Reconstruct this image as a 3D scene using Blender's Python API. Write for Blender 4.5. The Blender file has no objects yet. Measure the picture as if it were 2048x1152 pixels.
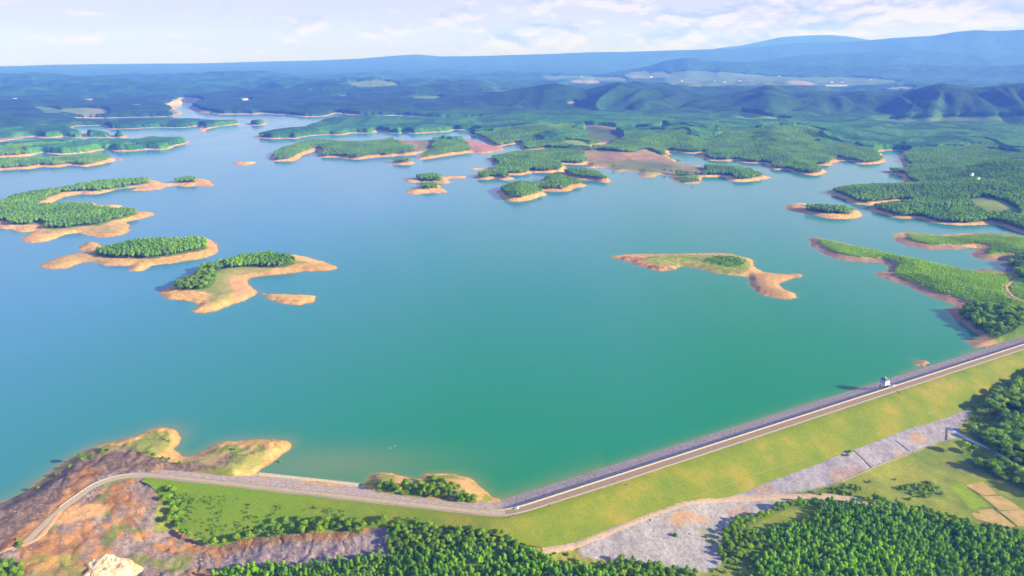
import bpy, math, random
import numpy as np
from mathutils import Vector
random.seed(7); rng = np.random.default_rng(7)
R = math.radians
scene = bpy.context.scene
COL = scene.collection

# ------------------------------------------------------------------ camera, light, sky, exposure
FPX = 1334.0                       # focal length in px of the 2048 px wide photograph
CAM_H = 250.0
PITCH = math.atan((576 - 115) / FPX)
cam_d = bpy.data.cameras.new('camera'); cam = bpy.data.objects.new('camera', cam_d); COL.objects.link(cam)
cam_d.sensor_width = 36; cam_d.lens = FPX / 2048 * 36; cam_d.clip_start = 1; cam_d.clip_end = 90000
cam.location = (0, 0, CAM_H); cam.rotation_euler = (math.pi / 2 - PITCH, 0, 0)
scene.camera = cam

SUN_EL = R(20.5)
SUN = Vector((0.962 * math.cos(SUN_EL), -0.272 * math.cos(SUN_EL), math.sin(SUN_EL)))
sd_ = bpy.data.lights.new('sun', 'SUN'); sun = bpy.data.objects.new('sun', sd_); COL.objects.link(sun)
sd_.energy = 5.0; sd_.angle = R(0.5); sd_.color = (1.0, 0.89, 0.80)
sun.rotation_euler = SUN.to_track_quat('Z', 'Y').to_euler(); sun.location = (300, -100, 300)

scene.view_settings.view_transform = 'Standard'; scene.view_settings.look = 'None'
scene.view_settings.gamma = 1; scene.view_settings.exposure = 1.0
cy = scene.cycles
cy.max_bounces = 7; cy.diffuse_bounces = 2; cy.glossy_bounces = 2; cy.transmission_bounces = 2
cy.volume_bounces = 4; cy.transparent_max_bounces = 4
cy.use_denoising = True
try: cy.denoiser = 'OPENIMAGEDENOISE'
except Exception: pass
cy.use_adaptive_sampling = False

class NT:
    def __init__(s, tree): s.t = tree; s.t.nodes.clear()
    def n(s, typ, ins=None, **kw):
        nd = s.t.nodes.new(typ)
        for k, v in kw.items(): setattr(nd, k, v)
        for k, v in (ins or {}).items():
            sock = nd.inputs[k]
            if isinstance(v, bpy.types.NodeSocket): s.t.links.new(v, sock)
            else: sock.default_value = v
        return nd
    def math(s, op, a, b=0.0, c=0.0, clamp=False):
        return s.n('ShaderNodeMath', {0: a, 1: b, 2: c}, operation=op, use_clamp=clamp).outputs[0]
    def mix(s, f, a, b, typ='MIX'):
        m = s.n('ShaderNodeMix', data_type='RGBA', blend_type=typ)
        for sock, v in ((m.inputs[0], f), (m.inputs[6], a), (m.inputs[7], b)):
            if isinstance(v, bpy.types.NodeSocket): s.t.links.new(v, sock)
            else: sock.default_value = v
        return m.outputs[2]
    def ramp(s, f, stops, interp='LINEAR'):
        r = s.n('ShaderNodeValToRGB', {0: f}); cr = r.color_ramp; cr.interpolation = interp
        while len(cr.elements) < len(stops): cr.elements.new(0.5)
        for e, (p, c) in zip(cr.elements, stops):
            e.position = p; e.color = c if len(c) == 4 else (*c, 1)
        return r.outputs[0]

world = bpy.data.worlds.new('World'); scene.world = world; world.use_nodes = True
w = NT(world.node_tree)
sky = w.n('ShaderNodeTexSky', sky_type='NISHITA', sun_disc=False, sun_elevation=SUN_EL,
          sun_rotation=math.atan2(SUN.x, SUN.y), air_density=1.0, dust_density=0.6, ozone_density=2.0)
tc = w.n('ShaderNodeTexCoord').outputs['Generated']
sx = w.n('ShaderNodeSeparateXYZ', {0: tc})
X, Y, Z = sx.outputs
zc = w.math('ADD', w.math('MAXIMUM', Z, 0.0), 0.055)
pv = w.n('ShaderNodeCombineXYZ', {0: w.math('DIVIDE', X, zc), 1: w.math('DIVIDE', Y, zc), 2: 0.0}).outputs[0]
# thin high veil, low rows of cumulus, grey-violet undersides
n1 = w.n('ShaderNodeTexNoise', {'Vector': pv, 'Scale': 0.16, 'Detail': 7.0, 'Roughness': 0.6, 'Distortion': 0.5}).outputs[0]
veil = w.ramp(n1, [(0.30, (0, 0, 0)), (0.56, (1, 1, 1))])
map2 = w.n('ShaderNodeCombineXYZ', {0: w.math('MULTIPLY', X, 10.0), 1: w.math('MULTIPLY', Y, 5.0), 2: w.math('MULTIPLY', Z, 27.0)}).outputs[0]
n2 = w.n('ShaderNodeTexNoise', {'Vector': map2, 'Scale': 1.0, 'Detail': 8.0, 'Roughness': 0.62, 'Distortion': 0.3}).outputs[0]
map3 = w.n('ShaderNodeCombineXYZ', {0: w.math('MULTIPLY', X, 10.0), 1: w.math('MULTIPLY', Y, 5.0), 2: w.math('ADD', w.math('MULTIPLY', Z, 27.0), -0.22)}).outputs[0]
n3 = w.n('ShaderNodeTexNoise', {'Vector': map3, 'Scale': 1.0, 'Detail': 8.0, 'Roughness': 0.62, 'Distortion': 0.3}).outputs[0]
side = w.math('MULTIPLY_ADD', X, 0.16, 0.03)               # more cumulus towards the right
puff = w.ramp(w.math('ADD', n2, side), [(0.50, (0, 0, 0)), (0.58, (1, 1, 1))])
shade = w.ramp(w.math('SUBTRACT', n3, n2), [(0.40, (0, 0, 0)), (0.5, (0.35, 0.35, 0.35)), (0.56, (1, 1, 1))])
shade = w.ramp(w.math('MULTIPLY_ADD', w.math('SUBTRACT', n2, n3), 4.0, 0.5), [(0.2, (0, 0, 0)), (0.75, (1, 1, 1))])
K = 1.0
base = w.mix(0.88, sky.outputs[0], w.ramp(Z, [(0.0, (3.3, 3.2, 2.6)), (0.05, (3.1, 3.15, 3.4)), (0.10, (2.8, 2.95, 3.9)), (0.3, (0.8, 1.4, 3.4))]))
vf = w.ramp(Z, [(0.0, (.65, .65, .65)), (0.14, (.6, .6, .6)), (0.35, (.12, .12, .12))])
c1 = w.mix(w.math('MULTIPLY', veil, vf), base, (3.9, 3.75, 4.0, 1))
pc = w.mix(shade, (2.15, 2.3, 3.4, 1), (5.0, 4.5, 3.8, 1))
fade = w.ramp(Z, [(0.0, (0.2, 0.2, 0.2)), (0.02, (1, 1, 1)), (0.15, (0.9, 0.9, 0.9)), (0.4, (0.15, 0.15, 0.15))])
c2 = w.mix(w.math('MULTIPLY', w.math('MULTIPLY', puff, 0.85), fade), c1, pc)
bg = w.n('ShaderNodeBackground', {'Color': c2, 'Strength': 0.095})
w.t.links.new(bg.outputs[0], w.n('ShaderNodeOutputWorld').inputs[0])

# ------------------------------------------------------------------ small helpers
def tag(o, label=None, cat=None, group=None, kind=None):
    if label: o['label'] = label
    if cat: o['category'] = cat
    if group: o['group'] = group
    if kind: o['kind'] = kind
    return o
def at(px, py, z=0.0):
    """ground point seen at photo pixel (2048 wide) when the ground there is z high"""
    x = (px - 1024) / FPX; y = (576 - py) / FPX
    dy = math.cos(PITCH) + y * math.sin(PITCH); dz = -math.sin(PITCH) + y * math.cos(PITCH)
    t = (z - CAM_H) / min(dz, -1e-4)
    return (x * t, dy * t)
def project(x, y, z):
    zz = z - CAM_H
    d = y * math.cos(PITCH) - zz * math.sin(PITCH); u = y * math.sin(PITCH) + zz * math.cos(PITCH)
    return 1024 + FPX * x / d, 576 - FPX * u / d
ZM = dict(A=(0, 180, 5.12), B=(400, 180, 5.12), C=(780, 220, 5.12), D=(1150, 220, 5.12), E=(1500, 280, 3.737),
          F=(0, 320, 4.551), G=(1700, 560, 5.76), H=(1780, 780, 3.84), J=(0, 300, 2.88), K=(1150, 300, 2.258),
          L=(0, 800, 3.2726), M=(450, 800, 2.56), N=(1248, 650, 2.295), O=(650, 50, 2.88), Q=(1348, 0, 2.88), P=(0, 0, 1.0))
def PX(spec):
    """'A x,y x,y B x,y' -> traced outline in photo px"""
    out = []; k = 'P'
    for tok in spec.split():
        if tok.isalpha(): k = tok; continue
        a, b = tok.split(','); x0, y0, s = ZM[k]
        out.append((x0 + float(a) / s, y0 + float(b) / s))
    return out
def smooth_closed(p, n=3):
    p = np.array(p); m = len(p); out = []
    for i in range(m):
        a, b, c, d = p[i - 1], p[i], p[(i + 1) % m], p[(i + 2) % m]
        for j in range(n):
            t = j / n
            out.append(0.5 * ((2 * b) + (c - a) * t + (2 * a - 5 * b + 4 * c - d) * t * t + (3 * b - a - 3 * c + d) * t ** 3))
    return np.array(out)
def poly(spec, z=0.0, sm=3):
    p = PX(spec)
    if sm > 1: p = smooth_closed(p, sm)
    return np.array([at(x, y, z) for x, y in p])
def hashn(ix, iy, seed):
    h = (ix.astype(np.int64) * 374761393 + iy.astype(np.int64) * 668265263 + seed * 1274126177) & 0xffffffff
    h = ((h ^ (h >> 13)) * 1274126177) & 0xffffffff
    return ((h ^ (h >> 16)) & 0xffffff) / float(0xffffff)
def vnoise(x, y, seed=0):
    ix = np.floor(x); iy = np.floor(y); fx = x - ix; fy = y - iy
    ix = ix.astype(np.int64); iy = iy.astype(np.int64)
    ux = fx * fx * fx * (fx * (fx * 6 - 15) + 10); uy = fy * fy * fy * (fy * (fy * 6 - 15) + 10)
    a = hashn(ix, iy, seed); b = hashn(ix + 1, iy, seed); c = hashn(ix, iy + 1, seed); d = hashn(ix + 1, iy + 1, seed)
    return (a + (b - a) * ux) * (1 - uy) + (c + (d - c) * ux) * uy
def fbm(x, y, scale, octv=4, seed=0, rough=0.5):
    s = 0; amp = 1; tot = 0; x = x / scale; y = y / scale
    for o in range(octv):
        s = s + amp * vnoise(x, y, seed + o * 17); tot += amp; amp *= rough
        x, y = x * 1.6 + y * 1.2 + 3.1, -x * 1.2 + y * 1.6 + 7.7
    return s / tot
def sdf_poly(x, y, P, margin):
    """signed distance (positive inside); -margin outside the grown bounding box"""
    out = np.full(x.shape, -float(margin))
    m = (x > P[:, 0].min() - margin) & (x < P[:, 0].max() + margin) & (y > P[:, 1].min() - margin) & (y < P[:, 1].max() + margin)
    xs = x[m]; ys = y[m]
    if xs.size == 0: return out
    d2 = np.full(xs.shape, 1e18); ins = np.zeros(xs.shape, bool)
    for i in range(len(P)):
        ax, ay = P[i]; bx, by = P[(i + 1) % len(P)]
        ex, ey = bx - ax, by - ay; L = ex * ex + ey * ey
        if L < 1e-9: continue
        wx = xs - ax; wy = ys - ay
        t = np.clip((wx * ex + wy * ey) / L, 0, 1)
        dx = wx - t * ex; dy = wy - t * ey
        np.minimum(d2, dx * dx + dy * dy, out=d2)
        c = ((ay > ys) != (by > ys))
        if ey != 0: ins ^= c & (xs < ex * (ys - ay) / ey + ax)
    out[m] = np.where(ins, 1, -1) * np.minimum(np.sqrt(d2), 1e5)
    return out

# ------------------------------------------------------------------ polar ground grid
NA, NR = 1000, 1300
AZ = np.linspace(R(-60), R(60), NA)
RMIN, RMAX = 150.0, 24000.0
RR = np.exp(np.linspace(math.log(RMIN), math.log(RMAX), NR))
GA, GR = np.meshgrid(AZ, RR)
GX = GR * np.sin(GA); GY = GR * np.cos(GA)
def gsample(arr, x, y):
    a = (np.arctan2(x, y) - AZ[0]) / (AZ[1] - AZ[0]); r = np.log(np.hypot(x, y) / RMIN) / math.log(RMAX / RMIN) * (NR - 1)
    a = np.clip(a, 0, NA - 1.001); r = np.clip(r, 0, NR - 1.001)
    i = r.astype(int); j = a.astype(int); fi = r - i; fj = a - j
    return (arr[i, j] * (1 - fi) * (1 - fj) + arr[i + 1, j] * fi * (1 - fj) + arr[i, j + 1] * (1 - fi) * fj + arr[i + 1, j + 1] * fi * fj)

# ------------------------------------------------------------------ traced land
ISL = dict(
 near='L -900,1150 -400,850 -150,720 0,662 80,640 200,570 320,480 420,410 520,350 640,300 800,260 900,230 980,195 1040,180 1110,180 1160,200 1185,240 1180,280 1150,315 1160,345 1200,370 1260,365 1350,325 1430,285 1560,270 1700,262 1850,262 1895,280 1905,310 1850,360 1780,410 1700,455 1690,485 '
      'M 200,378 340,395 520,410 640,428 700,440 720,420 740,390 790,372 860,380 950,400 1005,407 1020,385 1060,380 1150,383 1240,400 1300,440 1350,480 1385,500 1450,495 1560,455 1750,400 1900,352 2048,310 '
      'P 1386,872 1500,831 1640,789 1753,762 1827,738 G 755,1010 765,935 850,915 920,925 1000,925 980,960 P 1875,727 1954,697 G 1440,780 1380,725 1360,703 1450,680 1508,645 1450,600 1350,545 1250,470 1180,410 1140,355 1160,320 1230,285 1150,260 950,200 760,120 600,45 440,0 '
      'E 1000,1030 960,1010 970,990 1030,990 1050,965 1010,930 950,915 850,912 750,905 620,880 540,845 480,800 435,755 440,735 500,730 650,762 900,818 1200,882 1400,925 1620,975 1740,965 1830,975 1960,985 1915,950 1890,930 1940,915 1950,897 1850,902 1740,892 1665,865 1650,842 1690,820 1700,808 1560,815 1420,822 1300,812 1200,790 1110,765 1080,730 1072,712 1100,697 1190,692 1400,708 1550,705 1650,695 1900,700 2048,722 2300,770 2800,860 4000,1200 P 2900,800 3200,1400 2200,2200 1000,2400 0,2200 -1200,1700 -900,1300',
 main='P -1400,330 A -300,540 0,528 120,510 330,478 430,492 620,485 650,477 720,490 800,492 860,480 868,462 840,435 770,425 755,400 760,378 830,368 1060,365 1085,400 1250,400 1400,395 1600,385 1700,388 1900,385 2000,372 2048,372 '
      'B 0,420 50,425 60,405 200,375 400,350 490,347 520,362 630,360 690,342 640,338 500,343 380,340 200,338 60,330 A 2048,325 1900,322 1700,322 1300,328 1180,332 1000,325 830,318 760,300 700,290 900,290 1200,285 1500,278 1750,270 1850,240 1780,200 1700,180 1760,160 1850,140 1840,115 1900,112 2010,130 2060,142 '
      '1990,165 1950,185 2010,210 2048,225 B 100,235 200,250 350,248 580,250 600,242 900,256 1000,270 1150,275 1300,266 1400,240 1590,258 1900,262 2048,262 C 430,74 650,78 900,78 900,90 600,102 430,105 0,100 B 2048,290 1600,295 1400,305 1260,328 1230,338 1070,402 1050,412 740,447 620,470 560,487 620,492 750,500 900,495 980,500 1100,475 1280,462 1450,462 1560,442 1700,445 1800,435 1820,415 1930,440 2048,445 '
      'C 110,240 150,225 200,240 300,240 450,230 610,220 660,200 700,205 850,205 880,230 790,245 870,270 960,310 1040,360 1070,378 1150,372 1310,345 1330,380 1330,395 1380,410 1480,412 1600,395 1680,410 1600,430 1400,445 1280,455 1040,490 1010,500 1030,520 1060,560 1070,575 1060,590 1000,592 800,600 830,612 1000,605 1050,612 1000,640 900,672 850,690 900,710 1000,715 1080,700 1150,715 1240,712 1255,700 1220,680 1220,668 1350,665 1440,650 1450,635 1480,640 1600,645 1700,635 1750,640 1812,610 1790,585 1770,558 1900,560 2000,562 2030,545 '
      'D 130,575 150,590 350,600 420,625 500,630 640,622 680,640 630,665 700,690 800,685 900,655 1000,670 980,715 1050,745 1150,758 1250,750 1300,705 1310,690 1480,685 1560,700 1600,725 1700,733 1850,725 1900,712 2000,695 1950,680 1870,662 1840,640 1700,615 1500,600 1320,590 1250,570 1060,540 990,500 965,465 975,432 1000,425 1180,445 1300,445 1330,437 1300,455 1290,480 1380,515 1500,522 1580,530 1640,512 1700,537 1830,547 1950,550 1960,580 2048,612 '
      'E 290,225 310,240 440,262 520,265 565,235 540,215 500,190 600,190 665,150 650,140 680,155 760,160 800,175 900,182 1000,165 1010,145 990,110 960,95 1000,83 1040,78 1160,82 1120,115 1130,140 1120,160 1160,185 1175,205 1110,215 1130,233 980,232 1000,245 1130,265 1150,300 1200,328 1200,342 1040,350 720,360 680,345 700,358 640,375 568,390 600,405 680,435 760,470 900,490 1000,475 1140,462 1180,466 1140,480 960,500 880,515 920,535 1000,560 1080,580 1180,588 1250,585 1350,615 1450,630 1600,638 1750,632 1800,625 1870,640 1920,660 2048,695 2300,745 2800,820 P 2900,560 3300,400 4200,140 3000,116.5 1024,116.2 -900,116.5 -2600,140',
 strip='A -400,700 0,690 200,682 330,668 430,642 560,660 700,658 900,640 1000,625 1100,612 1200,628 1350,625 1500,612 1650,612 1740,600 1800,572 1900,555 1930,535 1900,522 1700,522 1500,527 1400,548 1100,545 950,550 700,542 500,542 300,572 0,592 -400,600',
 strip2='A -400,840 0,822 150,812 300,805 370,795 420,787 600,790 700,772 800,777 870,785 1000,770 1100,745 1182,722 1150,698 1060,692 930,700 780,708 600,718 280,728 0,732 -400,735',
 lobe='A 868,485 950,490 1100,492 1152,482 1142,465 1000,450 900,440 868,455', oval='A 1160,478 1180,487 1280,487 1298,475 1280,460 1220,455 1170,462',
 pinch='A 1210,712 1235,725 1268,716 1240,704',
 tanpen='B 715,680 740,725 850,730 980,725 1040,672 1180,628 1205,622 1215,680 1280,692 1400,692 1560,710 1650,707 1800,690 1930,680 2048,672 C 150,470 300,445 365,420 440,418 380,440 310,475 285,497 310,507 450,492 620,465 820,437 900,442 1000,440 1080,425 1165,402 1120,385 1000,355 880,320 700,315 500,312 300,325 150,312 0,312 B 1750,550 1560,555 1300,545 1100,545 1020,560 900,600 800,620 750,655',
 tanspot='B 338,750 380,740 430,738 560,735 570,747 500,765 440,772 360,765', dot='C -25,545 60,530 200,525 272,545 200,558 60,558',
 twin='C 150,715 260,700 400,688 520,688 620,684 760,680 772,690 740,702 600,704 620,745 540,760 490,752 530,800 580,832 560,847 340,853 250,862 185,850 168,835 290,800 300,770 380,755 380,745 300,740 230,743 160,735',
 rear='C 1740,655 1800,640 1950,635 2048,640 2150,670 2240,705 2262,728 2200,742 2050,722 1950,717 1860,700', 
 duo='C 1100,845 1130,890 1180,920 1250,935 1370,935 1450,920 1520,895 1600,870 1585,848 1540,832 1570,828 1700,836 1820,830 1900,800 1992,778 1990,760 1900,740 1800,715 1700,700 1580,705 1530,750 1505,785 1400,778 1200,788 1130,815',
 lens='E 265,500 300,480 380,475 480,490 620,505 740,528 800,528 825,550 822,572 760,585 640,588 520,575 430,550 330,530',
 hook='F -500,480 0,412 100,355 180,320 300,295 580,250 850,195 1150,172 1340,180 1440,195 1460,208 1500,215 1590,205 1750,180 1850,175 1940,212 1940,235 1880,238 1780,235 1700,242 1600,235 1500,250 1480,265 1350,277 1230,277 1220,268 1260,257 1100,260 900,305 740,312 600,335 480,378 440,415 350,427 320,410 350,440 500,420 700,395 870,400 880,415 1110,412 1115,425 1060,442 1200,452 1240,475 1385,475 1378,505 1250,540 1150,570 1190,600 1170,650 1080,685 900,705 850,690 740,665 600,680 430,740 250,745 220,725 240,700 290,670 300,650 180,655 130,635 15,622 20,602 -100,600 -500,640',
 long='F 722,795 765,768 830,745 880,758 930,785 1000,800 1200,750 1400,728 1700,722 1800,705 1850,707 1940,750 1975,800 1960,850 1860,890 1700,915 1500,945 1390,960 1340,985 1250,1010 1190,1002 1200,965 1150,960 970,962 870,932 750,932 640,972 560,992 450,988 388,962 440,925 560,880 760,850 785,835 755,820',
 boot='J 920,815 960,790 1020,765 1060,735 1120,710 1200,670 1350,640 1500,625 1640,600 1700,605 1800,630 1900,655 1945,678 1880,695 1750,700 1640,715 1520,725 1440,738 1425,760 1450,800 1490,822 1400,865 1330,890 1260,920 1180,935 1120,928 1140,900 1130,885 1050,865 960,850',
 bar='J 1498,824 1530,832 1535,838 1600,833 1780,838 1818,860 1790,882 1700,890 1600,877',
 whale='K 165,482 250,472 450,470 680,468 760,485 800,500 810,530 850,553 920,560 1010,560 1022,570 950,590 920,605 940,630 990,650 990,672 920,670 850,650 800,620 790,580 760,570 640,555 560,535 490,525 440,540 390,547 320,535 250,510 190,492')
WATERS = ['A 370,266 460,262 560,266 550,278 400,280', 'D 235,360 300,348 375,340 330,370 318,395 225,397 200,380']
#        hmax, rise length
HP = dict(near=(12, 60), main=(16, 260), strip=(14, 90), strip2=(9, 70), lobe=(9, 40), oval=(9, 30), pinch=(1, 30), tanpen=(17, 90), tanspot=(1.5, 30),
          dot=(5, 30), twin=(4.5, 40), rear=(8, 50), duo=(22, 75), lens=(4.5, 40), hook=(5, 60), long=(6, 40), boot=(5, 40), bar=(1.2, 20), whale=(4.0, 40))
names = list(ISL)
SD = np.full(GX.shape, -400.0); ID = np.zeros(GX.shape, np.int16)
wobble = (fbm(GX, GY, 22, 3, 5) - 0.5) * np.clip(GR * 0.008, 3, 14)
for i, k in enumerate(names):
    s = sdf_poly(GX, GY, poly(ISL[k]), 400 if k in ('near', 'main') else 150)
    m = s > SD; SD[m] = s[m]; ID[m] = i
for wsp in WATERS:
    s = sdf_poly(GX, GY, poly(wsp), 300); SD = np.minimum(SD, -s)
far_out = (GY < -1e9)
SD0 = SD.copy(); SD = SD + (wobble + (fbm(GX, GY, 5.5, 3, 15) - .5) * np.clip(GR * .006, 2, 6)) * (np.abs(SD) < 60)

# ------------------------------------------------------------------ the dam line
CREST = 7.5; UPW = 20.5; SLOPE = 2.2
hill_px = [(40, 1085), (80, 1045), (119, 1011), (147, 992), (183, 966), (226, 950), (275, 943.5)]
line_px = hill_px + [(336, 947.5), (973, 1018.5), (1007, 1019.5), (1043, 1011.5), (2048, 688), (2130, 663)]
AX0 = np.array([at(x, y, CREST + 0.8) for x, y in line_px])
def resample(P, step):
    P = np.asarray(P, float); seg = np.hypot(*(P[1:] - P[:-1]).T); c = np.concatenate([[0], np.cumsum(seg)])
    n = max(2, int(c[-1] / step) + 1); t = np.linspace(0, c[-1], n)
    return np.stack([np.interp(t, c, P[:, 0]), np.interp(t, c, P[:, 1])], 1)
AX = resample(AX0, 2.5)
for _ in range(6): AX[1:-1] = (AX[:-2] + 2 * AX[1:-1] + AX[2:]) / 4
tan_ = np.gradient(AX, axis=0); tan_ /= np.hypot(*tan_.T)[:, None]
NOR = np.stack([tan_[:, 1], -tan_[:, 0]], 1)         # to the downstream side
for _ in range(4): NOR[1:-1] = (NOR[:-2] + 2 * NOR[1:-1] + NOR[2:]) / 4
NOR /= np.hypot(*NOR.T)[:, None]
def axis_coords(x, y, reach=70.0):
    """signed distance s (+ downstream) and index along the axis"""
    s = np.full(x.shape, 1e6); t = np.zeros(x.shape)
    m = (x > AX[:, 0].min() - reach) & (x < AX[:, 0].max() + reach) & (y > AX[:, 1].min() - reach) & (y < AX[:, 1].max() + reach)
    xs, ys = x[m], y[m]; b = np.full(xs.shape, 1e9); sg = np.zeros(xs.shape); tt = np.zeros(xs.shape)
    for i in range(0, len(AX) - 1):
        ax, ay = AX[i]; ex, ey = AX[i + 1] - AX[i]; L = ex * ex + ey * ey
        q = np.clip(((xs - ax) * ex + (ys - ay) * ey) / L, 0, 1); dx = xs - ax - q * ex; dy = ys - ay - q * ey; d = np.hypot(dx, dy)
        k = d < b; b[k] = d[k]; sg[k] = np.sign(-(ex * dy - ey * dx))[k]; tt[k] = (i + q)[k]
    s[m] = b * sg; t[m] = tt
    return s, t
toe_px = [(300, 960), (335, 1010), (360, 1060), (430, 1090), (520, 1068), (620, 1055), (700, 1052), (800, 1048), (900, 1050), (1000, 1062), (1083, 1093), (1150, 1082), (1248, 1044), (1379, 998), (1457, 992), (1527, 964), (1610, 933), (1701, 898), (1810, 855), (1871, 839), (1928, 818), (1990, 790), (2048, 765), (2130, 740)]
TOE = []
for (px, py) in toe_px:
    z = 0.0
    for _ in range(40):
        x, y = at(px, py, z); s, t = axis_coords(np.array([x]), np.array([y]), 200)
        z = 0.5 * z + 0.5 * (CREST - (max(s[0], 7) - 7) / SLOPE)
    TOE.append((t[0], s[0], z, x, y))
TOE.sort()
tt_ = np.array([a[0] for a in TOE]); ts_ = np.array([a[1] for a in TOE])
idx = np.arange(len(AX)); TOES = np.interp(idx, tt_, ts_)
for _ in range(6): TOES[1:-1] = (TOES[:-2] + 2 * TOES[1:-1] + TOES[2:]) / 4
I0 = int(np.argmin(np.hypot(*(AX - np.array(at(300, 944, CREST + .8))).T)))     # the embankment starts here
EW = np.where(idx > 0, 0, 0) + np.interp(idx, [0, I0, 1e4], [4.2, 4.6, 4.6])
bend_ = int(np.argmin(np.hypot(*(AX - np.array(at(1007, 1019.5, CREST + .8))).T)))
EW = np.interp(idx, [0, bend_ - 6, bend_ + 25, len(AX)], [3.2, 3.9, 5.2, 5.0])
def dam_z(s): return np.where(s < 0, (CREST - 1.2) * (1 + s / UPW), np.where(s < 7, CREST, CREST - (s - 7) / SLOPE))

# ------------------------------------------------------------------ heights
s_, t_ = axis_coords(GX, GY)
SD = np.where((np.abs(s_) < 34) & (t_ > I0), SD0, SD)
def ti(px, py): return int(np.argmin(np.hypot(*(AX - np.array(at(px, py, CREST + .8))).T)))
for ta, tb in ((ti(1060, 1007), ti(1842, 746)), (ti(1908, 726), ti(1968, 708))):
    SD = np.where((t_ > ta) & (t_ < tb) & (s_ < -UPW + 1) & (s_ > -60), np.minimum(SD, s_ + UPW - 1), SD)
ctrl = [(a[3], a[4], a[2] - 0.3) for a in TOE if a[0] > I0 + 5]
for px, py, z in [(0, 1095, 8), (60, 1060, 8), (119, 1020, 7.4), (183, 976, 7.4), (240, 955, 7.4), (285, 950, 7.3), (200, 1010, 6), (300, 1000, 3.5), (100, 1100, 6), (0, 1150, 5), (150, 1130, 2.5), (250, 1090, 1), (340, 1120, -3), (250, 1150, -1),
                  (20, 1040, 7.5), (90, 985, 6.5), (160, 940, 6), (250, 910, 5), (330, 890, 3), (330, 930, 6), (450, 920, 4), (540, 900, 3), (470, 945, 5), (790, 975, 4), (900, 985, 5), (960, 1000, 4),
                  (420, 1130, -5.5), (520, 1110, -4.5), (620, 1100, -3), (700, 1085, -1), (780, 1120, -4), (900, 1100, -1.5), (1000, 1110, -3.5), (600, 1200, -7), (900, 1200, -7), (1150, 1150, -5), (1300, 1120, -5), (1300, 1250, -8), (200, 1300, 0), (-300, 1200, 8),
                  (1450, 1060, -6.5), (1600, 1060, -7), (1600, 1150, -8), (1800, 1100, -8.5), (1720, 1003, -7.2), (1560, 1000, -6.2), (1900, 1010, -9), (2048, 1080, -10), (2048, 960, -9), (1900, 900, -7.5), (1800, 940, -8), (1660, 960, -6), (1960, 870, -7), (2048, 900, -6.5), (2048, 830, -3), (1980, 760, 0), (2048, 720, 5.5), (2120, 760, 2), (2250, 850, -2), (2200, 1100, -9), (1800, 1300, -9),
                  (2048, 670, 9), (2000, 650, 9), (1960, 640, 6), (2048, 620, 11), (2150, 640, 12), (1700, 500, 4), (1780, 530, 6), (1850, 555, 7.5), (1950, 585, 9), (2040, 590, 11), (2000, 560, 9), (2200, 560, 13), (1850, 480, 5), (1950, 480, 6), (2048, 500, 9), (2300, 500, 14), (2500, 700, 12)]:
    x, y = at(px, py, z); ctrl.append((x, y, z))
for i in range(I0, len(AX), 12):                   # hold the ground at the toe all along
    if 0: pass
C = np.array(ctrl)
def tps(r2): return 0.5 * r2 * np.log(r2 + 1e-9)
sc_ = 300.0; cx = C[:, 0] / sc_; cyy = C[:, 1] / sc_
D2 = (cx[:, None] - cx) ** 2 + (cyy[:, None] - cyy) ** 2; n = len(C)
Mx = np.zeros((n + 3, n + 3)); Mx[:n, :n] = tps(D2) + np.eye(n) * 2e-3
Mx[:n, n] = Mx[n, :n] = 1; Mx[:n, n + 1] = Mx[n + 1, :n] = cx; Mx[:n, n + 2] = Mx[n + 2, :n] = cyy
wts = np.linalg.solve(Mx, np.concatenate([C[:, 2], [0, 0, 0]]))
def rbf(x, y):
    X_ = x / sc_; Y_ = y / sc_; o = wts[n] + wts[n + 1] * X_ + wts[n + 2] * Y_
    for i in range(n): o = o + wts[i] * tps((X_ - cx[i]) ** 2 + (Y_ - cyy[i]) ** 2)
    return o
HZ = np.where(SD < 0, np.maximum(SD * 0.10, -7), 0.0)
nearm = (ID == 0) & (SD > 0)
beach_w = 5.0 + GR * 0.0034
for i, k in enumerate(names):
    if k == 'near': continue
    m = (ID == i) & (SD > 0)
    hmax, L = HP[k]; d = SD[m]; b = beach_w[m]
    z = 2.6 * np.clip(d / b, 0, 1) ** 0.8 + hmax * (1 - np.exp(-np.maximum(d - b, 0) / L))
    x, y, r = GX[m], GY[m], GR[m]
    if k == 'main':
        roll = fbm(x, y, 330, 4, 11); ramp_ = np.clip((d - b) / 300, 0, 1)
        z = z * (0.35 + 1.1 * fbm(x, y, 170, 3, 31)) + ramp_ * (np.clip(roll - 0.40, 0, 1) * 150 * (1 - .85 * np.clip((r - 2100) / 450, 0, 1) * np.clip((5200 - r) / 900, 0, 1)))
        z = z * np.clip((r - 900) / 600, 0.4, 1)
        broad = fbm(x, y, 1500, 4, 71)
        farm = np.clip((r - 3300) / 2500, 0, 1)
        z = z * (1 - 0.6 * farm) + farm * (np.clip(broad - 0.35, 0, 1) * 200 * np.clip(1.3 - r / 16000, .2, 1) + np.clip(roll - .4, 0, 1) * 70 * np.clip(1 - (r - 4500) / 4000, 0, 1))
    elif k in ('tanpen', 'strip', 'hook'):
        z = z * (0.55 + 0.9 * fbm(x, y, 90, 3, 41))
    HZ[m] = z
m = nearm; x, y = GX[m], GY[m]
nearsel = GR[m] < 2200
zr = np.zeros(x.shape); zr[nearsel] = rbf(x[nearsel], y[nearsel]); zr = np.clip(zr, -11, 16)
zr = zr + (fbm(x, y, 9, 3, 3) - 0.5) * 0.8
rough = np.clip((60 - x) / 60, 0, 1) * (GR[m] < 520)
zr = zr + rough * ((fbm(x, y, 5, 4, 13, .6) - .5) * 2.0 - 0.9 * np.clip(1 - np.abs(fbm(x, y, 17, 3, 14) - .5) / .035, 0, 1))
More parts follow.
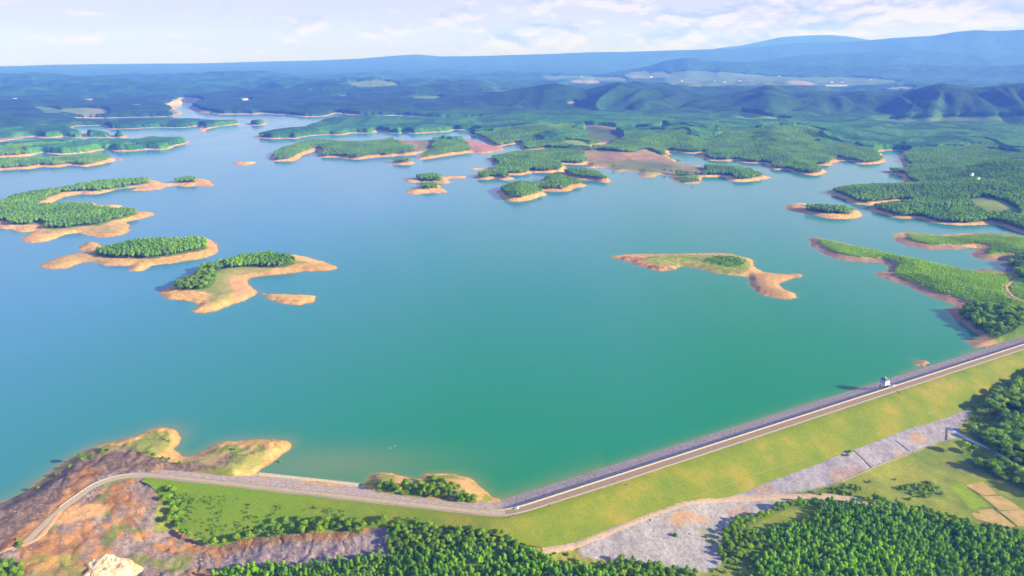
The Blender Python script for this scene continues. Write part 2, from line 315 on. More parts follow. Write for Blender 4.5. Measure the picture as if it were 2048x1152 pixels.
slopeb = np.where(GR[m] > 520, 0.22, 0.30)
HZ[m] = np.minimum(zr, SD[m] * slopeb + 0.05)
behind = (SD[m] > 45) & (GR[m] < 520); HZv = HZ[m]; HZv[behind] = zr[behind]; HZ[m] = HZv
# mountain ranges: crest seen at px, standing at a distance
def crest(az, pts, dist):
    a = []; z = []
    for px, py in pts:
        x = (px - 1024) / FPX; yy = (576 - py) / FPX
        dy = math.cos(PITCH) + yy * math.sin(PITCH); dz = -math.sin(PITCH) + yy * math.cos(PITCH)
        a.append(math.atan2(x, dy)); z.append(CAM_H + dist * dz / math.hypot(x, dy))
    f = np.interp(AZ, a, z); k_ = np.hanning(11); k_ /= k_.sum()
    f = np.convolve(np.pad(f, 5, 'edge'), k_, 'valid')
    return np.interp(az, AZ, f)
def rng_px(spec, **k): return PX(spec)
RANGES = [
 ('P 700,228 780,218 840,210 870,205 900,200 930,190 960,192 1010,181 1050,175 1080,167 1105,163 1130,166 1155,176 1180,177 1205,168 1235,160 1265,164 1290,172 1320,180 1345,178 1375,187 1400,186 1430,192 1460,190 1500,179 1525,170 1545,165 1560,172 1590,185 1625,184 1660,190 1700,184 1730,180 1760,188 1800,187 1830,178 1860,168 1885,162 1915,166 1945,172 1970,171 2000,166 2048,159 2300,160 2800,190', 3700, 560, 760, .95),
 ('P -600,140 0,134 100,129 250,127 400,126 520,122 640,119 720,115 780,109 835,105 880,110 960,109 1100,108 1250,112 1500,120 2048,125 2600,125', 16500, 4200, 2600, 0.15),
 ('P 1150,160 1250,140 1300,130 1330,118 1360,112 1385,111 1420,118 1480,120 1560,124 1700,128 1850,126 1950,130 2048,126 2500,120', 8800, 1100, 1400, 0.25),
 ('P 1400,150 1500,122 1600,105 1782,95 1869,96 1938,101 2048,106 2400,100', 11500, 1500, 1800, 0.15),
 ('P 700,140 900,112 1000,107 1100,104 1180,100 1250,99 1330,96 1400,94 1480,90 1521,87 1560,82 1591,78 1640,77 1695,76 1765,69 1817,64 1869,61 1903,54 1955,47 1990,50 2048,46 2200,50 2600,60', 14500, 2200, 2600, 0.14),
 ('P 1200,150 1300,128 1380,110 1435,91 1490,84 1520,76 1560,66 1600,62 1660,60 1700,64 1740,72 1800,80 1900,90', 19500, 1500, 2500, 0.08)]
MR = np.zeros(GX.shape)
for (spec, dist, wid, gs, gul) in RANGES:
    pts = PX(spec); ca = crest(GA, pts, dist)
    warp = (fbm(GX, GY, gs * 1.3, 3, int(dist)) - 0.5) * wid * 0.9
    rr = GR + warp * 0.6 * (np.abs(GR - dist) > 0)
    spur = 1 - np.abs(2 * fbm(GA * dist + fbm(GX, GY, gs, 2, 3) * gs * .5, GR * 0.30, gs * 0.62, 4, 5 + int(dist)) - 1) * 3.0
    prof = np.exp(-((rr - dist) / wid) ** 2)
    edge = (4 * prof * (1 - prof)) ** (.55 if dist < 4000 else 1)
    ch = ca * prof * (1 - gul * 0.95 * edge * (1 - np.clip(spur, -.3, 1)))
    # ridge top is kept exactly: highest of the warped profile and a thin crest
    top = ca * np.exp(-((GR - dist) / (wid * 0.42)) ** 2) * (1 - 0.10 * gul * fbm(GX, GY, 220, 2, 9))
    MR = np.maximum(MR, np.maximum(ch * 0.97, top))
onmain = (SD > 40) & (ID == names.index('main'))
HZ = np.where(onmain, np.maximum(HZ, MR * np.clip((SD - 40) / 300, 0, 1)), HZ)
# under the dam
toe_s = np.interp(t_, idx, TOES)
foot = (t_ >= I0) & (s_ > -UPW - 3) & (s_ < toe_s)
bend_i = int(np.argmin(np.hypot(*(AX - np.array(at(1007, 1019.5, CREST + .8))).T)))
up_k = np.clip((SD - 8) / 9, 0, 1) * np.clip((-s_ - 8) / 4, 0, 1) * (t_ < bend_i)
cap = dam_z(s_) - 0.9 + up_k * (4.2 - dam_z(s_))
cap = cap + np.clip((-s_ - 14) / 6, 0, 1) * 20 * (t_ < bend_i)
HZ = np.where(foot, np.minimum(HZ - .2 * (SD > 0), cap), HZ)
apr = (t_ >= I0) & (t_ < bend_i + 5) & (s_ <= -UPW - 3) & (s_ > -70)
HZ = np.where(apr, np.minimum(HZ, 3.3 + 0.10 * (-s_ - UPW - 3)), HZ)
foot = foot & (up_k < .5)
cut = (t_ < I0 + 3) & (np.abs(s_ - 2.2) < 6.0)
HZ = np.where(cut, np.minimum(HZ, CREST - 0.25), HZ)
lift = (t_ < I0 + 3) & (np.abs(s_ - 2.2) < 4.0) & (s_ < 1e5)
HZ = np.where(lift, CREST - 0.25, HZ)
def gz(x, y):
    return gsample(HZ, np.atleast_1d(np.asarray(x, float)), np.atleast_1d(np.asarray(y, float)))
def hit(px, py, lift=0.0, it=14):
    """ground point seen at a photo pixel"""
    z = 0.0
    for _ in range(it):
        x, y = at(px, py, z); z = 0.5 * z + 0.5 * (gz(x, y)[0] + lift)
    return x, y
def gpoly(spec, sm=3, lift=0.0):
    p = PX(spec)
    if sm > 1: p = smooth_closed(p, sm)
    return np.array([hit(x, y, lift) for x, y in p])

# ------------------------------------------------------------------ ground colours (real surface colours)
def col(*c): return np.array(c)
CLR = np.zeros(GX.shape + (3,)); CLR[:] = (0.10, 0.13, 0.035)
nz = fbm(GX, GY, 14, 4, 21)[..., None]; nz2 = fbm(GX, GY, 60, 3, 22)[..., None]
n3_ = fbm(GX, GY, 3.2, 3, 23)[..., None]
def blend(mask, c, soft=1.0):
    global CLR
    mk = np.clip(mask, 0, 1)[..., None] if mask.ndim == 2 else mask
    CLR = CLR * (1 - mk) + mk * c
sand = (col(.56, .27, .085)) * (1 - n3_) + col(.84, .55, .20) * n3_
sand = sand * (1 + .16 * np.sin(HZ * 11 + 9 * nz[..., 0]) * (.4 + nz2[..., 0]))[..., None] * (.72 + .56 * nz2)
browns = np.clip((GX - 260) / 120, 0, 1)[..., None] * (GR < 1100)[..., None]
sand = sand * (1 - browns) + browns * (col(.34, .20, .15) * (1 - nz) + col(.46, .30, .17) * nz)
SANDK = np.where(ID == names.index('main'), 1.0, 1.7)
for k_ in ('hook', 'long', 'boot', 'bar', 'whale', 'twin', 'lens'): SANDK[ID == names.index(k_)] = 2.6
sandw = np.clip(1 - (SD - beach_w * SANDK * (0.75 + 0.6 * nz[..., 0])) / 4, 0, 1)
grass_ = col(.24, .30, .06) * (1 - nz2) + col(.34, .36, .09) * nz2
blend(np.ones(GX.shape), grass_)
mainm = (ID == names.index('main')).astype(float)
wood_floor = col(.10, .20, .03)
blend(mainm * np.clip((SD - beach_w) / 5, 0, 1) , wood_floor * (0.7 + 0.8 * nz))
blend(sandw * (SD > -60) * np.where((ID == names.index('main')) & (GR > 3300), .55, 1.0), sand)
wet = np.clip(1 - np.abs(SD + 0.5) / 2.0, 0, 1)
blend(wet * 0.55, col(.36, .15, .08))

FK = np.zeros(GX.shape, np.int16)           # 0 none 1 plantation 2 mature 3 saplings 4 broadleaf 5 shrubs 6 far canopy
forestable = (SD > beach_w * (0.7 + 0.5 * fbm(GX, GY, 40, 2, 77)))
for i, k in enumerate(names):
    if k in ('near', 'hook', 'long', 'boot', 'bar', 'whale', 'twin', 'tanspot', 'pinch', 'lens'): continue
    FK[(ID == i) & forestable] = 2
RN = (fbm(GX, GY, 12, 3, 55) - 0.5) * 7 * np.clip(GR / 700, .3, 4); PN = (fbm(GX, GY, 120, 3, 56) - .5) * 2.5
def region(spec, kind=None, colr=None, soft=2.0, amt=1.0, sm=3, only=None, lift=0.0):
    P = gpoly(spec, sm, lift); s = sdf_poly(GX, GY, P, 25) + RN
    m = s > 0
    if only is not None: m &= only
    if kind is not None: FK[m] = kind
    if colr is not None:
        c = colr if isinstance(colr, np.ndarray) and colr.ndim == 3 else np.array(colr)
        mk = np.clip(s / soft + 0.5, 0, 1) * amt
        if only is not None: mk = mk * only
        blend(mk, c)
    return s
land = SD > 0
def mixn_(a, b, f): 
    k = np.clip((f - .4) / .25, 0, 1); return a * (1 - k) + b * k
# woods on the open islands
region('F -500,420 0,400 60,370 150,345 300,312 560,275 850,222 1150,195 1330,192 1345,210 1250,232 900,282 620,290 560,300 400,368 330,415 460,432 700,415 860,430 850,452 1000,462 1220,482 1240,497 1100,540 1000,565 900,590 800,600 600,620 450,622 420,580 330,570 300,588 120,585 60,560 -100,555 -500,570', 2, wood_floor * 1.4, only=land, lift=0)
region('F 1592,206 1600,185 1680,180 1750,182 1762,200 1700,206', 2, wood_floor, only=land)
region('F 855,862 900,840 1000,822 1200,775 1400,752 1700,750 1830,742 1885,775 1870,812 1700,855 1400,893 1250,898 1060,892 870,872', 2, wood_floor, only=land)
region('J 1300,682 1315,655 1400,635 1520,615 1620,622 1692,648 1680,665 1600,676 1400,677', 2, wood_floor, only=land)
region('J 1020,795 1030,775 1070,750 1135,738 1145,700 1200,678 1290,668 1290,684 1245,708 1235,770 1180,802 1060,806', 4, wood_floor, only=land)
region('C 262,705 300,688 480,685 520,705 500,728 380,725 300,718', 2, wood_floor, only=land)
region('C 335,800 355,780 470,778 475,800 400,810', 2, wood_floor, only=land)
region('E 405,515 480,505 620,515 700,525 760,545 740,553 640,553 500,540', 2, wood_floor, only=land)
# grassy bits on the islands
gr = col(.30, .30, .08) * (1 - nz) + col(.42, .34, .14) * nz
region('J 1240,720 1310,680 1520,680 1560,700 1420,720 1330,735 1340,830 1240,880 1200,850 1240,800', None, col(.22, .30, .06) * (1 - nz) + col(.40, .36, .14) * nz, 6, .8, only=land)
region('J 1330,735 1420,728 1420,770 1470,820 1380,860 1340,830', None, col(.72, .38, .2), 6, .7, only=land)
region('F 380,650 500,620 780,610 1000,600 1150,575 1170,610 1050,660 900,670 700,640 450,680', None, gr, 6, .55, only=land)
region('F 450,950 620,890 820,870 1000,930 1500,905 1750,880 1900,830 1700,895 1400,935 900,930 700,910 520,960', None, gr, 5, .5, only=land)
spk = fbm(GX, GY, 4, 3, 311)[..., None]
region('K 180,485 300,480 460,520 430,545 320,535 220,505', None, mixn_(col(.30, .13, .07), col(.74, .42, .2), spk), 4, .9, only=land)
region('K 300,490 450,474 700,474 785,498 790,535 740,555 640,548 500,520 400,525', None, mixn_(col(.16, .28, .03), col(.42, .36, .10), spk), 4, .95, only=land)
region('K 585,492 650,480 730,484 765,500 758,524 700,528 600,512', 5, col(.16, .34, .03), 3, only=land)
region('K 790,560 900,562 1010,562 920,600 980,665 850,645 800,615', None, col(.50, .30, .13), 4, .8, only=land)
# bare hills
tanc = (col(.36, .20, .12) * (1 - nz2) + col(.34, .27, .12) * nz2) * (.7 + .6 * nz)
region('C 20,300 150,285 300,290 400,285 425,330 380,400 250,380 100,350', 0, tanc, 12)
region('C 380,280 500,275 440,330 420,410 300,425 150,430 250,390', 0, col(.2, .2, .09), 12)
region('C 720,290 800,300 900,285 1000,325 1120,385 1140,410 1000,432 850,428 830,400 760,340', 0, col(.42, .21, .15), 12)
region('D 60,470 150,425 300,408 450,425 600,435 700,400 800,420 900,460 1000,520 1060,545 1250,572 1330,590 1320,665 1100,650 900,640 700,625 500,610 350,590 150,570 120,520', 0, tanc, 14)
region('D 430,545 700,500 1000,535 1320,592 1320,660 1100,650 700,622 450,605', 0, col(.20, .20, .12) * (1 - nz) + col(.33, .26, .15) * nz, 14, .9)
region('D 640,640 900,640 900,655 780,680 660,668', 0, gr, 6)
region('D 1000,690 1250,670 1290,700 1200,745 1080,735', 5, col(.14, .24, .05), 6)
region('C 1780,310 1900,310 2048,340 D 150,360 220,385 150,405 50,400 C 2048,400 1900,380 1800,360', 0, col(.20, .30, .05), 12)
region('C 1700,390 1900,390 2048,420 2000,450 1800,420 1650,420', 0, tanc, 12)
region('E 1680,440 1760,425 1880,460 1980,500 2030,560 1990,580 1900,560 1780,565 1720,520 1600,470', 0, col(.23, .28, .07), 8)
# patches on the mainland (traced outlines; those high in the picture lie beyond the ridge)
GPX, GPY = project(GX, GY, HZ)
def patch(spec, c, a):
    P_ = smooth_closed(PX(spec), 3); q = sdf_poly(GPX, GPY, P_, 6) + PN
    ym = P_[:, 1].mean(); ok = (GR > 4700) if ym < 182 else (GR < 9000)
    m = (q > 0) & ok & (ID == names.index('main')) & (SD > 5); FK[m] = 0
    blend(np.clip(q / 1.5 + .5, 0, 1) * a * ok * (SD > 5), c * (.62 + .3 * nz) * (1 if ym > 182 else .8))
for spec, c, a in [('D 1620,80 1750,30 1900,40 2048,90 2200,100 2100,115 1700,118', (.22, .38, .08), .9), ('O 490,420 560,408 690,412 620,440 540,438', (.22, .36, .08), .9),
                   ('D 100,150 300,160 500,185 850,180 900,140 960,190 700,215 400,205 150,190', (.34, .22, .16), .7), ('D 150,170 400,200 500,300 200,330 100,240', (.13, .16, .07), .8),
                   ('A 640,190 850,180 1100,200 1100,265 900,275 760,262 650,240', (.36, .38, .14), .9), ('A 340,170 600,190 620,250 450,240', (.16, .25, .1), .7), ('A 860,95 960,88 950,125 880,120', (.5, .3, .25), .8),
                   ('A 1690,95 1850,90 1850,110 1750,112', (.4, .42, .28), .4), ('A 1720,205 1800,190 1880,235 1760,255', (.45, .38, .22), .5), ('B 420,95 540,95 500,125 440,122', (.75, .62, .45), .9),
                   ('B 1120,8 1300,5 1310,18 1150,25', (.85, .68, .55), 1), ('B 1380,60 1520,50 1500,72 1400,78', (.55, .4, .3), .8), ('A 370,245 620,248 600,262 370,262', (.6, .42, .3), .8), ('A 60,430 320,400 500,375 760,358 640,372 480,395 300,420 100,445', (.62, .40, .3), .8),
                   ('A -200,520 0,495 200,475 320,462 330,478 120,510 0,528 -200,545', (.55, .32, .27), .9), ('O 1410,330 1450,318 1570,322 1570,342 1450,340', (.8, .6, .42), 1), ('O 1730,300 1780,270 1950,265 1990,300 1800,312', (.55, .42, .32), .4),
                   ('O 890,390 1100,372 1150,378 1000,396', (.4, .5, .35), .6), ('O 1280,290 1500,295 1720,300 1700,330 1300,322', (.20, .30, .15), .4), ('Q 0,420 200,410 600,440 1050,445 1300,470 1100,500 600,500 0,500', (.20, .30, .15), .35),
                   ('Q 640,470 760,470 830,495 740,500', (.75, .6, .5), .8), ('Q 880,490 1000,488 990,505 890,505', (.9, .85, .7), 1), ('Q 1230,505 1370,495 1380,515 1240,518', (.7, .6, .55), .8), ('Q 380,640 440,650 660,690 600,700 400,700', (.24, .42, .08), .9),
                   ('Q 1880,690 2016,680 2100,700 2016,720 1900,720', (.24, .42, .1), .8), ('Q 1860,860 1990,880 1960,895 1880,885', (.22, .4, .08), .8), ('O 1400,440 1450,445 1430,470 1400,465', (.5, .4, .36), .6),
                   ('P 1750,238 2048,232 2048,245 1800,250', (.16, .26, .08), .5), ('P 700,165 760,160 800,172 720,178', (.35, .27, .25), .25)]:
    patch(spec, np.array(c), a)
# far fields and clearings
ff = fbm(GX, GY, 900, 4, 101); fm = (ID == names.index('main')) & (GR > 4200)
blend(fm * np.clip((ff - 0.58) * 6, 0, .45), col(.13, .19, .08))
f2 = fbm(GX, GY, 420, 3, 103); blend(fm * np.clip((f2 - 0.66) * 8, 0, .4) * (GR < 9500), col(.28, .24, .16))
pl = fbm(GX, GY, 160, 3, 107); blend(mainm * (GR < 4200) * np.clip((pl - 0.60) * 8, 0, .5) * land, col(.11, .19, .04))
# clearings between the mainland woods
clr_n = fbm(GX, GY, 210, 3, 131); 

# --- near ground
down = (ID == 0) & ((s_ > 5) | (t_ < I0)) & (GR < 560)
fine = fbm(GX, GY, 1.6, 3, 203)[..., None]; big = fbm(GX, GY, 26, 3, 204)[..., None]; mid = fbm(GX, GY, 7, 4, 205, .6)[..., None]
grassn = (col(.21, .26, .035) * (1 - big) + col(.36, .34, .05) * big) * (0.75 + 0.5 * mid)
blend(((ID == 0) & (SD > 14)).astype(float), grassn)
def mixn(a, b, f, lo, hi): 
    k = np.clip((f - lo) / (hi - lo), 0, 1); return a * (1 - k) + b * k
scree = mixn(col(.17, .11, .08), col(.33, .23, .17), fine, .35, .75)
ochre = mixn(col(.27, .13, .055), col(.54, .27, .10), mid, .3, .7)
ash = mixn(col(.19, .145, .14), col(.36, .28, .26), fine, .3, .7)
earth = mixn(ash, ochre, fbm(GX, GY, 9, 5, 207, .65)[..., None], .47, .62)
earth = mixn(earth, col(.20, .22, .06) * (0.8 + 0.4 * mid), fbm(GX, GY, 11, 3, 208)[..., None], .63, .74)
nearland = (ID == 0) & (SD > 1.5)
region('L -300,1500 -300,760 0,680 200,590 400,440 700,330 900,330 1000,370 1100,400 1230,420 1400,350 1540,330 1500,420 1350,470 1100,480 M 0,400 L 1060,560 1040,700 1020,850 1150,860 1280,900 1400,950 M 200,700 500,680 700,660 740,620 820,600 850,640 840,790 600,830 400,850 0,905 -200,1100', None, earth, 2, only=nearland)
region('L -300,1100 -300,780 0,700 200,600 330,500 480,430 600,380 760,340 900,330 1000,370 1100,410 1230,420 1450,350 1540,340 1500,400 1350,470 1100,470 850,450 700,480 560,560 400,680 300,790 120,930 0,1000', None, scree, 2, only=nearland)
region('L 540,430 640,440 700,440 580,540 400,690 200,850 60,960 0,990 0,970 250,780 420,620', None, ochre * 1.1, 2, .8, only=nearland)
region('L 400,690 560,560 620,560 480,650 380,760 250,880 150,890', None, ochre * 1.15, 2, .9, only=nearland)
region('L 640,560 760,490 900,485 930,500 800,530 680,570', None, col(.27, .33, .05), 2, .8, only=nearland)
region('L 480,700 620,670 730,690 620,760 450,800 380,800', None, col(.68, .38, .17) * (.8 + .4 * mid), 2, .9, only=nearland)
region('L 180,880 500,890 560,1000 300,1020 100,960', None, ochre, 3, .7, only=nearland)
region('L 300,1010 560,1060 520,1200 150,1250 100,1090', None, mixn(col(.42, .26, .08), col(.22, .26, .05), mid, .4, .6), 3, .8, only=nearland)
region('M 200,700 330,680 500,680 700,650 830,600 860,620 700,700 500,720 300,730 0,790 0,750', None, mixn(col(.48, .24, .09), col(.22, .15, .11), mid, .4, .65), 2, only=nearland)
region('M 0,790 300,740 500,730 720,690 830,640 840,780 800,800 600,830 400,850 200,862 0,905', None, mixn(col(.20, .15, .17), col(.40, .32, .32), fine, .3, .75), 2, only=nearland)
region('M 740,390 790,374 950,402 1020,385 1150,383 1240,400 1350,480 1380,500 1300,540 1100,520 900,500 760,470 690,440', None, mixn(col(.24, .30, .05), col(.62, .36, .16), mid, .42, .6), 2, .9, only=nearland)
region('L 900,260 980,215 1060,200 1110,220 1110,280 1080,340 1000,370 900,330 850,310', None, col(.25, .30, .07), 2, .85, only=nearland)
region('L 1430,310 1560,290 1720,290 1780,320 1740,400 1650,450 1540,460 1400,440 1300,430 1340,350', None, mixn(col(.24, .30, .06), col(.48, .34, .15), mid, .45, .65), 2, .85, only=nearland)
region('L 1400,420 1450,360 1540,330 1540,350 1460,420 1350,470 1240,470 1220,430', None, scree, 2, .9, only=nearland)
region('L 30,640 200,560 320,480 420,410 520,360 640,310 760,290 850,310 700,340 560,390 480,430 330,510 200,600 90,660', None, mixn(col(.20, .22, .05), col(.42, .28, .14), mid, .4, .6), 2, .8, only=nearland)
# grey rock apron below the dam
rock = mixn(col(.34, .31, .325), col(.47, .44, .445), fine, .3, .7)
rustp = mixn(rock, col(.55, .36, .22), fbm(GX, GY, 18, 3, 301)[..., None], .74, .84)
region('N -200,1010 0,905 130,870 330,800 480,785 700,800 770,815 640,862 500,905 480,960 442,1050 442,1110 330,1142 200,1112 60,1092 -60,1080 -190,1060', None, rustp, 2, only=nearland)
region('N 480,785 640,720 830,650 1040,570 1290,470 1430,435 1560,385 1590,420 1560,450 1530,465 1540,510 1480,530 1320,587 1140,658 1000,718 900,748 760,778 600,788', None, rustp * np.array([.93, .93, 1.02]), 2, only=nearland)
for spec in ('N 590,745 660,725 690,770 600,780', 'N 960,655 1110,650 1130,660 1000,720 950,710', 'N 470,840 550,835 570,865 490,880', 'M 1780,770 1830,780 1850,830 1820,820'):
    region(spec, None, ochre * .6 + rock * .5, 2, .75, only=nearland)
region('N 330,940 420,950 440,1020 380,1000', None, col(.26, .28, .10), 3, .6, only=nearland)
meadow = mixn(col(.17, .24, .035), col(.30, .32, .05), big, .3, .7)
region('N 760,780 900,750 1000,720 1140,660 1320,590 1480,533 1560,530 1836,640 1950,700 1950,1000 1600,930 1300,840 1100,790 900,780', None, meadow, 2, only=nearland)
region('N 1480,640 1560,600 1640,640 1600,680 1500,660', None, mixn(scree, meadow, mid, .4, .6), 3, only=nearland)
region('H 470,740 560,725 680,810 775,905 700,912 620,912 540,830', None, col(.25, .36, .02), 1.2, only=nearland)
# trees and shrubs by area
region('N 450,1090 440,1020 500,910 640,868 760,812 880,818 1000,808 1200,850 1400,900 1600,950 1836,985 2000,1010 2000,1400 500,1400 600,1152 470,1110', 1, wood_floor, 2, .8, only=nearland)
region('N 450,1090 440,1020 500,910 640,868 760,812 800,840 700,900 560,960 700,1000 640,1080 560,1120', 4, None, only=nearland)
region('N 560,940 640,900 720,855 890,830 900,850 830,890 720,930 620,960', 0, meadow, 2, only=nearland)
region('N 380,1200 380,1142 440,1112 600,1125 560,1200', 5, meadow, 2, only=nearland)
region('M 1720,1100 1800,860 1940,850 2048,822 N 60,1092 200,1112 330,1142 330,1300', 4, wood_floor, 2, only=nearland)
region('M -100,930 200,864 430,848 800,800 1000,775 1200,765 1500,775 1600,800 1700,840 1900,880 1990,901 1990,1050 -100,1150', 1, wood_floor, 2, .8, only=nearland)
region('M 845,640 1000,640 1200,665 1350,675 1480,725 1570,780 1400,785 1160,775 1000,778 850,795', 4, wood_floor, 2, .8, only=nearland)
region('M 1650,780 1760,785 1850,830 1940,860 1900,885 1700,840', 5, meadow, 2, only=nearland)
region('N 1510,280 1600,250 1700,185 1836,115 2100,0 2100,760 1836,660 1700,590 1590,500 1580,470 1630,430 1600,390 1545,350 1520,310', 4, wood_floor * .9, 2, .85, only=nearland)
region('N 1510,275 1560,265 1640,330 1650,400 1600,390 1545,350', 5, meadow, 2, .8, only=nearland)
region('N 1560,470 1600,410 1680,420 1740,480 1680,520 1600,490', 5, meadow * .8, 2, .9, only=nearland)
region('N 1530,595 1600,575 1700,625 1836,695 2000,770 2000,860 1836,770 1700,695 1600,645', 4, wood_floor, 2, .8, only=nearland)
region('N 1090,805 1200,800 1300,835 1500,885 1600,915 1836,955 1950,975 1950,1010 1836,985 1600,948 1400,898 1180,835', 4, wood_floor, 2, .8, only=nearland)
region('N 940,750 1060,735 1090,770 1020,785 950,775', 5, None, only=nearland)
region('N 1220,740 1400,720 1470,780 1440,790 1300,780', 5, wood_floor, 2, .6, only=nearland)
region('M 200,645 300,612 450,600 560,622 700,655 690,682 500,672 330,692 200,705', 4, wood_floor, 1.5, .7, only=nearland)
region('L 1265,890 1300,870 1400,905 1560,900 1740,850 1760,870 1600,920 1400,958', 4, None, only=nearland)
region('L 1050,545 1110,545 1180,690 1200,800 1280,860 1250,880 1180,840 1110,760 1060,650', 4, wood_floor, 1.5, .6, only=nearland)
region('M 760,408 900,436 1040,412 1160,436 1240,486 1320,530 1200,525 1050,500 880,472 770,436', 4, wood_floor, 2, .7, only=nearland)
region('L -100,1130 100,1090 170,1110 150,1160 60,1300 -200,1300', 4, wood_floor, 2, .6, only=nearland)
region('L 900,330 980,345 1100,385 1240,400 1180,420 1060,405 960,370', 5, None, only=nearland)
# peninsulas on the right
brt = mixn(col(.26, .44, .02), col(.38, .54, .025), big, .3, .7)
pen = (ID == 0) & (GR > 540) & (SD > 5)
region('E 520,745 560,800 640,835 760,868 950,884 1000,885 1115,932 1080,985 1150,1030 G 900,92 1100,165 1500,268 1600,312 1900,342 2100,400 2500,500 2500,-400 E 2050,1030 1900,1010 1640,985 1400,928 1200,888 900,824 650,768', 3, brt, 3, only=pen)
region('E 1200,722 1300,716 1540,726 1700,712 2048,735 2400,800 2400,1000 2030,850 1850,850 1790,842 1800,795 1770,778 1650,775 1450,785 1330,777 1220,750', 3, brt * .7, 3, only=pen)
region('E 1905,960 2000,860 2300,900 2500,1100 2300,1180 2048,1040 1980,990', 4, wood_floor, 3, only=pen)
region('G 1300,350 1420,318 1500,308 1600,325 1900,350 2100,400 2600,500 2600,760 2100,690 1850,712 1700,690 1560,640 1450,560 1350,470 1290,410', 4, wood_floor, 3, only=pen)
FK[(SD < 2)] = 0
FK[foot | ((np.abs(s_) < 8) & (s_ < 1e5))] = 0
tuftmask = (sdf_poly(GX, GY, gpoly('L 1080,545 1500,560 1950,640 2048,700 1950,770 1700,800 1300,790 1180,760'), 10) > 0)

# ------------------------------------------------------------------ materials
def material(name, rough=0.85, spec=0.3):
    m = bpy.data.materials.new(name); m.use_nodes = True; t = NT(m.node_tree)
    p = t.n('ShaderNodeBsdfPrincipled', {'Roughness': rough, 'Specular IOR Level': spec})
    t.t.links.new(p.outputs[0], t.n('ShaderNodeOutputMaterial').inputs[0])
    return m, t, p
def ground_material():
    m, t, p = material('ground_material', 0.92, 0.15)
    c = t.n('ShaderNodeAttribute', attribute_name='Col').outputs[0]
    pos = t.n('ShaderNodeNewGeometry').outputs['Position']
    a = t.n('ShaderNodeTexNoise', {'Vector': pos, 'Scale': 1.3, 'Detail': 4.0, 'Roughness': .7}).outputs[0]
    b = t.n('ShaderNodeTexNoise', {'Vector': pos, 'Scale': .09, 'Detail': 5.0, 'Roughness': .65}).outputs[0]
    va = t.ramp(a, [(.3, (.62, .62, .62)), (.7, (1.35, 1.35, 1.35))]); vb = t.ramp(b, [(.3, (.84, .84, .84)), (.7, (1.12, 1.12, 1.12))])
    cc = t.mix(1.0, t.mix(1.0, c, va, 'MULTIPLY'), vb, 'MULTIPLY')
    t.t.links.new(cc, p.inputs['Base Color'])
    bp = t.n('ShaderNodeBump', {'Height': a, 'Strength': .6, 'Distance': .35}); t.t.links.new(bp.outputs[0], p.inputs['Normal'])
    return m
def plain(name, c1, c2, scale=1.0, rough=.85, bump=.2, detail=4.0, spec=.25):
    m, t, p = material(name, rough, spec)
    pos = t.n('ShaderNodeNewGeometry').outputs['Position']
    a = t.n('ShaderNodeTexNoise', {'Vector': pos, 'Scale': scale, 'Detail': detail, 'Roughness': .65}).outputs[0]
    t.t.links.new(t.ramp(a, [(.32, c1), (.68, c2)]), p.inputs['Base Color'])
    if bump: t.t.links.new(t.n('ShaderNodeBump', {'Height': a, 'Strength': bump, 'Distance': .2}).outputs[0], p.inputs['Normal'])
    return m
def leaf_material(name, c1, c2, c3, trans=.25):
    m, t, p = material(name, .6, .25)
    rnd = t.n('ShaderNodeObjectInfo').outputs['Random']
    pos = t.n('ShaderNodeTexCoord').outputs['Object']
    a = t.n('ShaderNodeTexNoise', {'Vector': pos, 'Scale': 1.4, 'Detail': 2.0}).outputs[0]
    base_ = t.ramp(rnd, [(0, c1), (.55, c2), (1, c3)])
    v = t.ramp(a, [(.3, (.7, .7, .7)), (.7, (1.3, 1.3, 1.3))])
    wn = t.n('ShaderNodeTexNoise', {'Vector': t.n('ShaderNodeNewGeometry').outputs['Position'], 'Scale': .016, 'Detail': 3.0}).outputs[0]
    v2 = t.ramp(wn, [(.35, (.78, .80, .85)), (.65, (1.25, 1.18, 1.0))])
    cc = t.mix(1.0, t.mix(1.0, base_, v, 'MULTIPLY'), v2, 'MULTIPLY')
    t.t.links.new(cc, p.inputs['Base Color'])
    tr = t.n('ShaderNodeBsdfTranslucent', {'Color': t.mix(.45, cc, (.40, .60, .01, 1))})
    mx = t.n('ShaderNodeMixShader', {0: trans, 1: p.outputs[0], 2: tr.outputs[0]})
    out = [n_ for n_ in t.t.nodes if n_.type == 'OUTPUT_MATERIAL'][0]; t.t.links.new(mx.outputs[0], out.inputs[0])
    return m
M_ground = ground_material()
M_bark = plain('bark', (.16, .13, .10, 1), (.30, .25, .2, 1), 3.0)
M_leaf_young = leaf_material('leaf_young', (.12, .36, .005), (.21, .50, .006), (.36, .62, .008), .42)
M_leaf_old = leaf_material('leaf_mature', (.16, .40, .012), (.24, .50, .016), (.33, .58, .022), .48)
M_leaf_sap = leaf_material('leaf_sapling', (.34, .66, .004), (.44, .74, .006), (.54, .80, .008), .5)
M_leaf_broad = leaf_material('leaf_broad', (.11, .28, .006), (.22, .43, .010), (.36, .54, .014), .42)
M_leaf_shrub = leaf_material('leaf_shrub', (.12, .28, .010), (.18, .36, .015), (.26, .40, .03), .4)

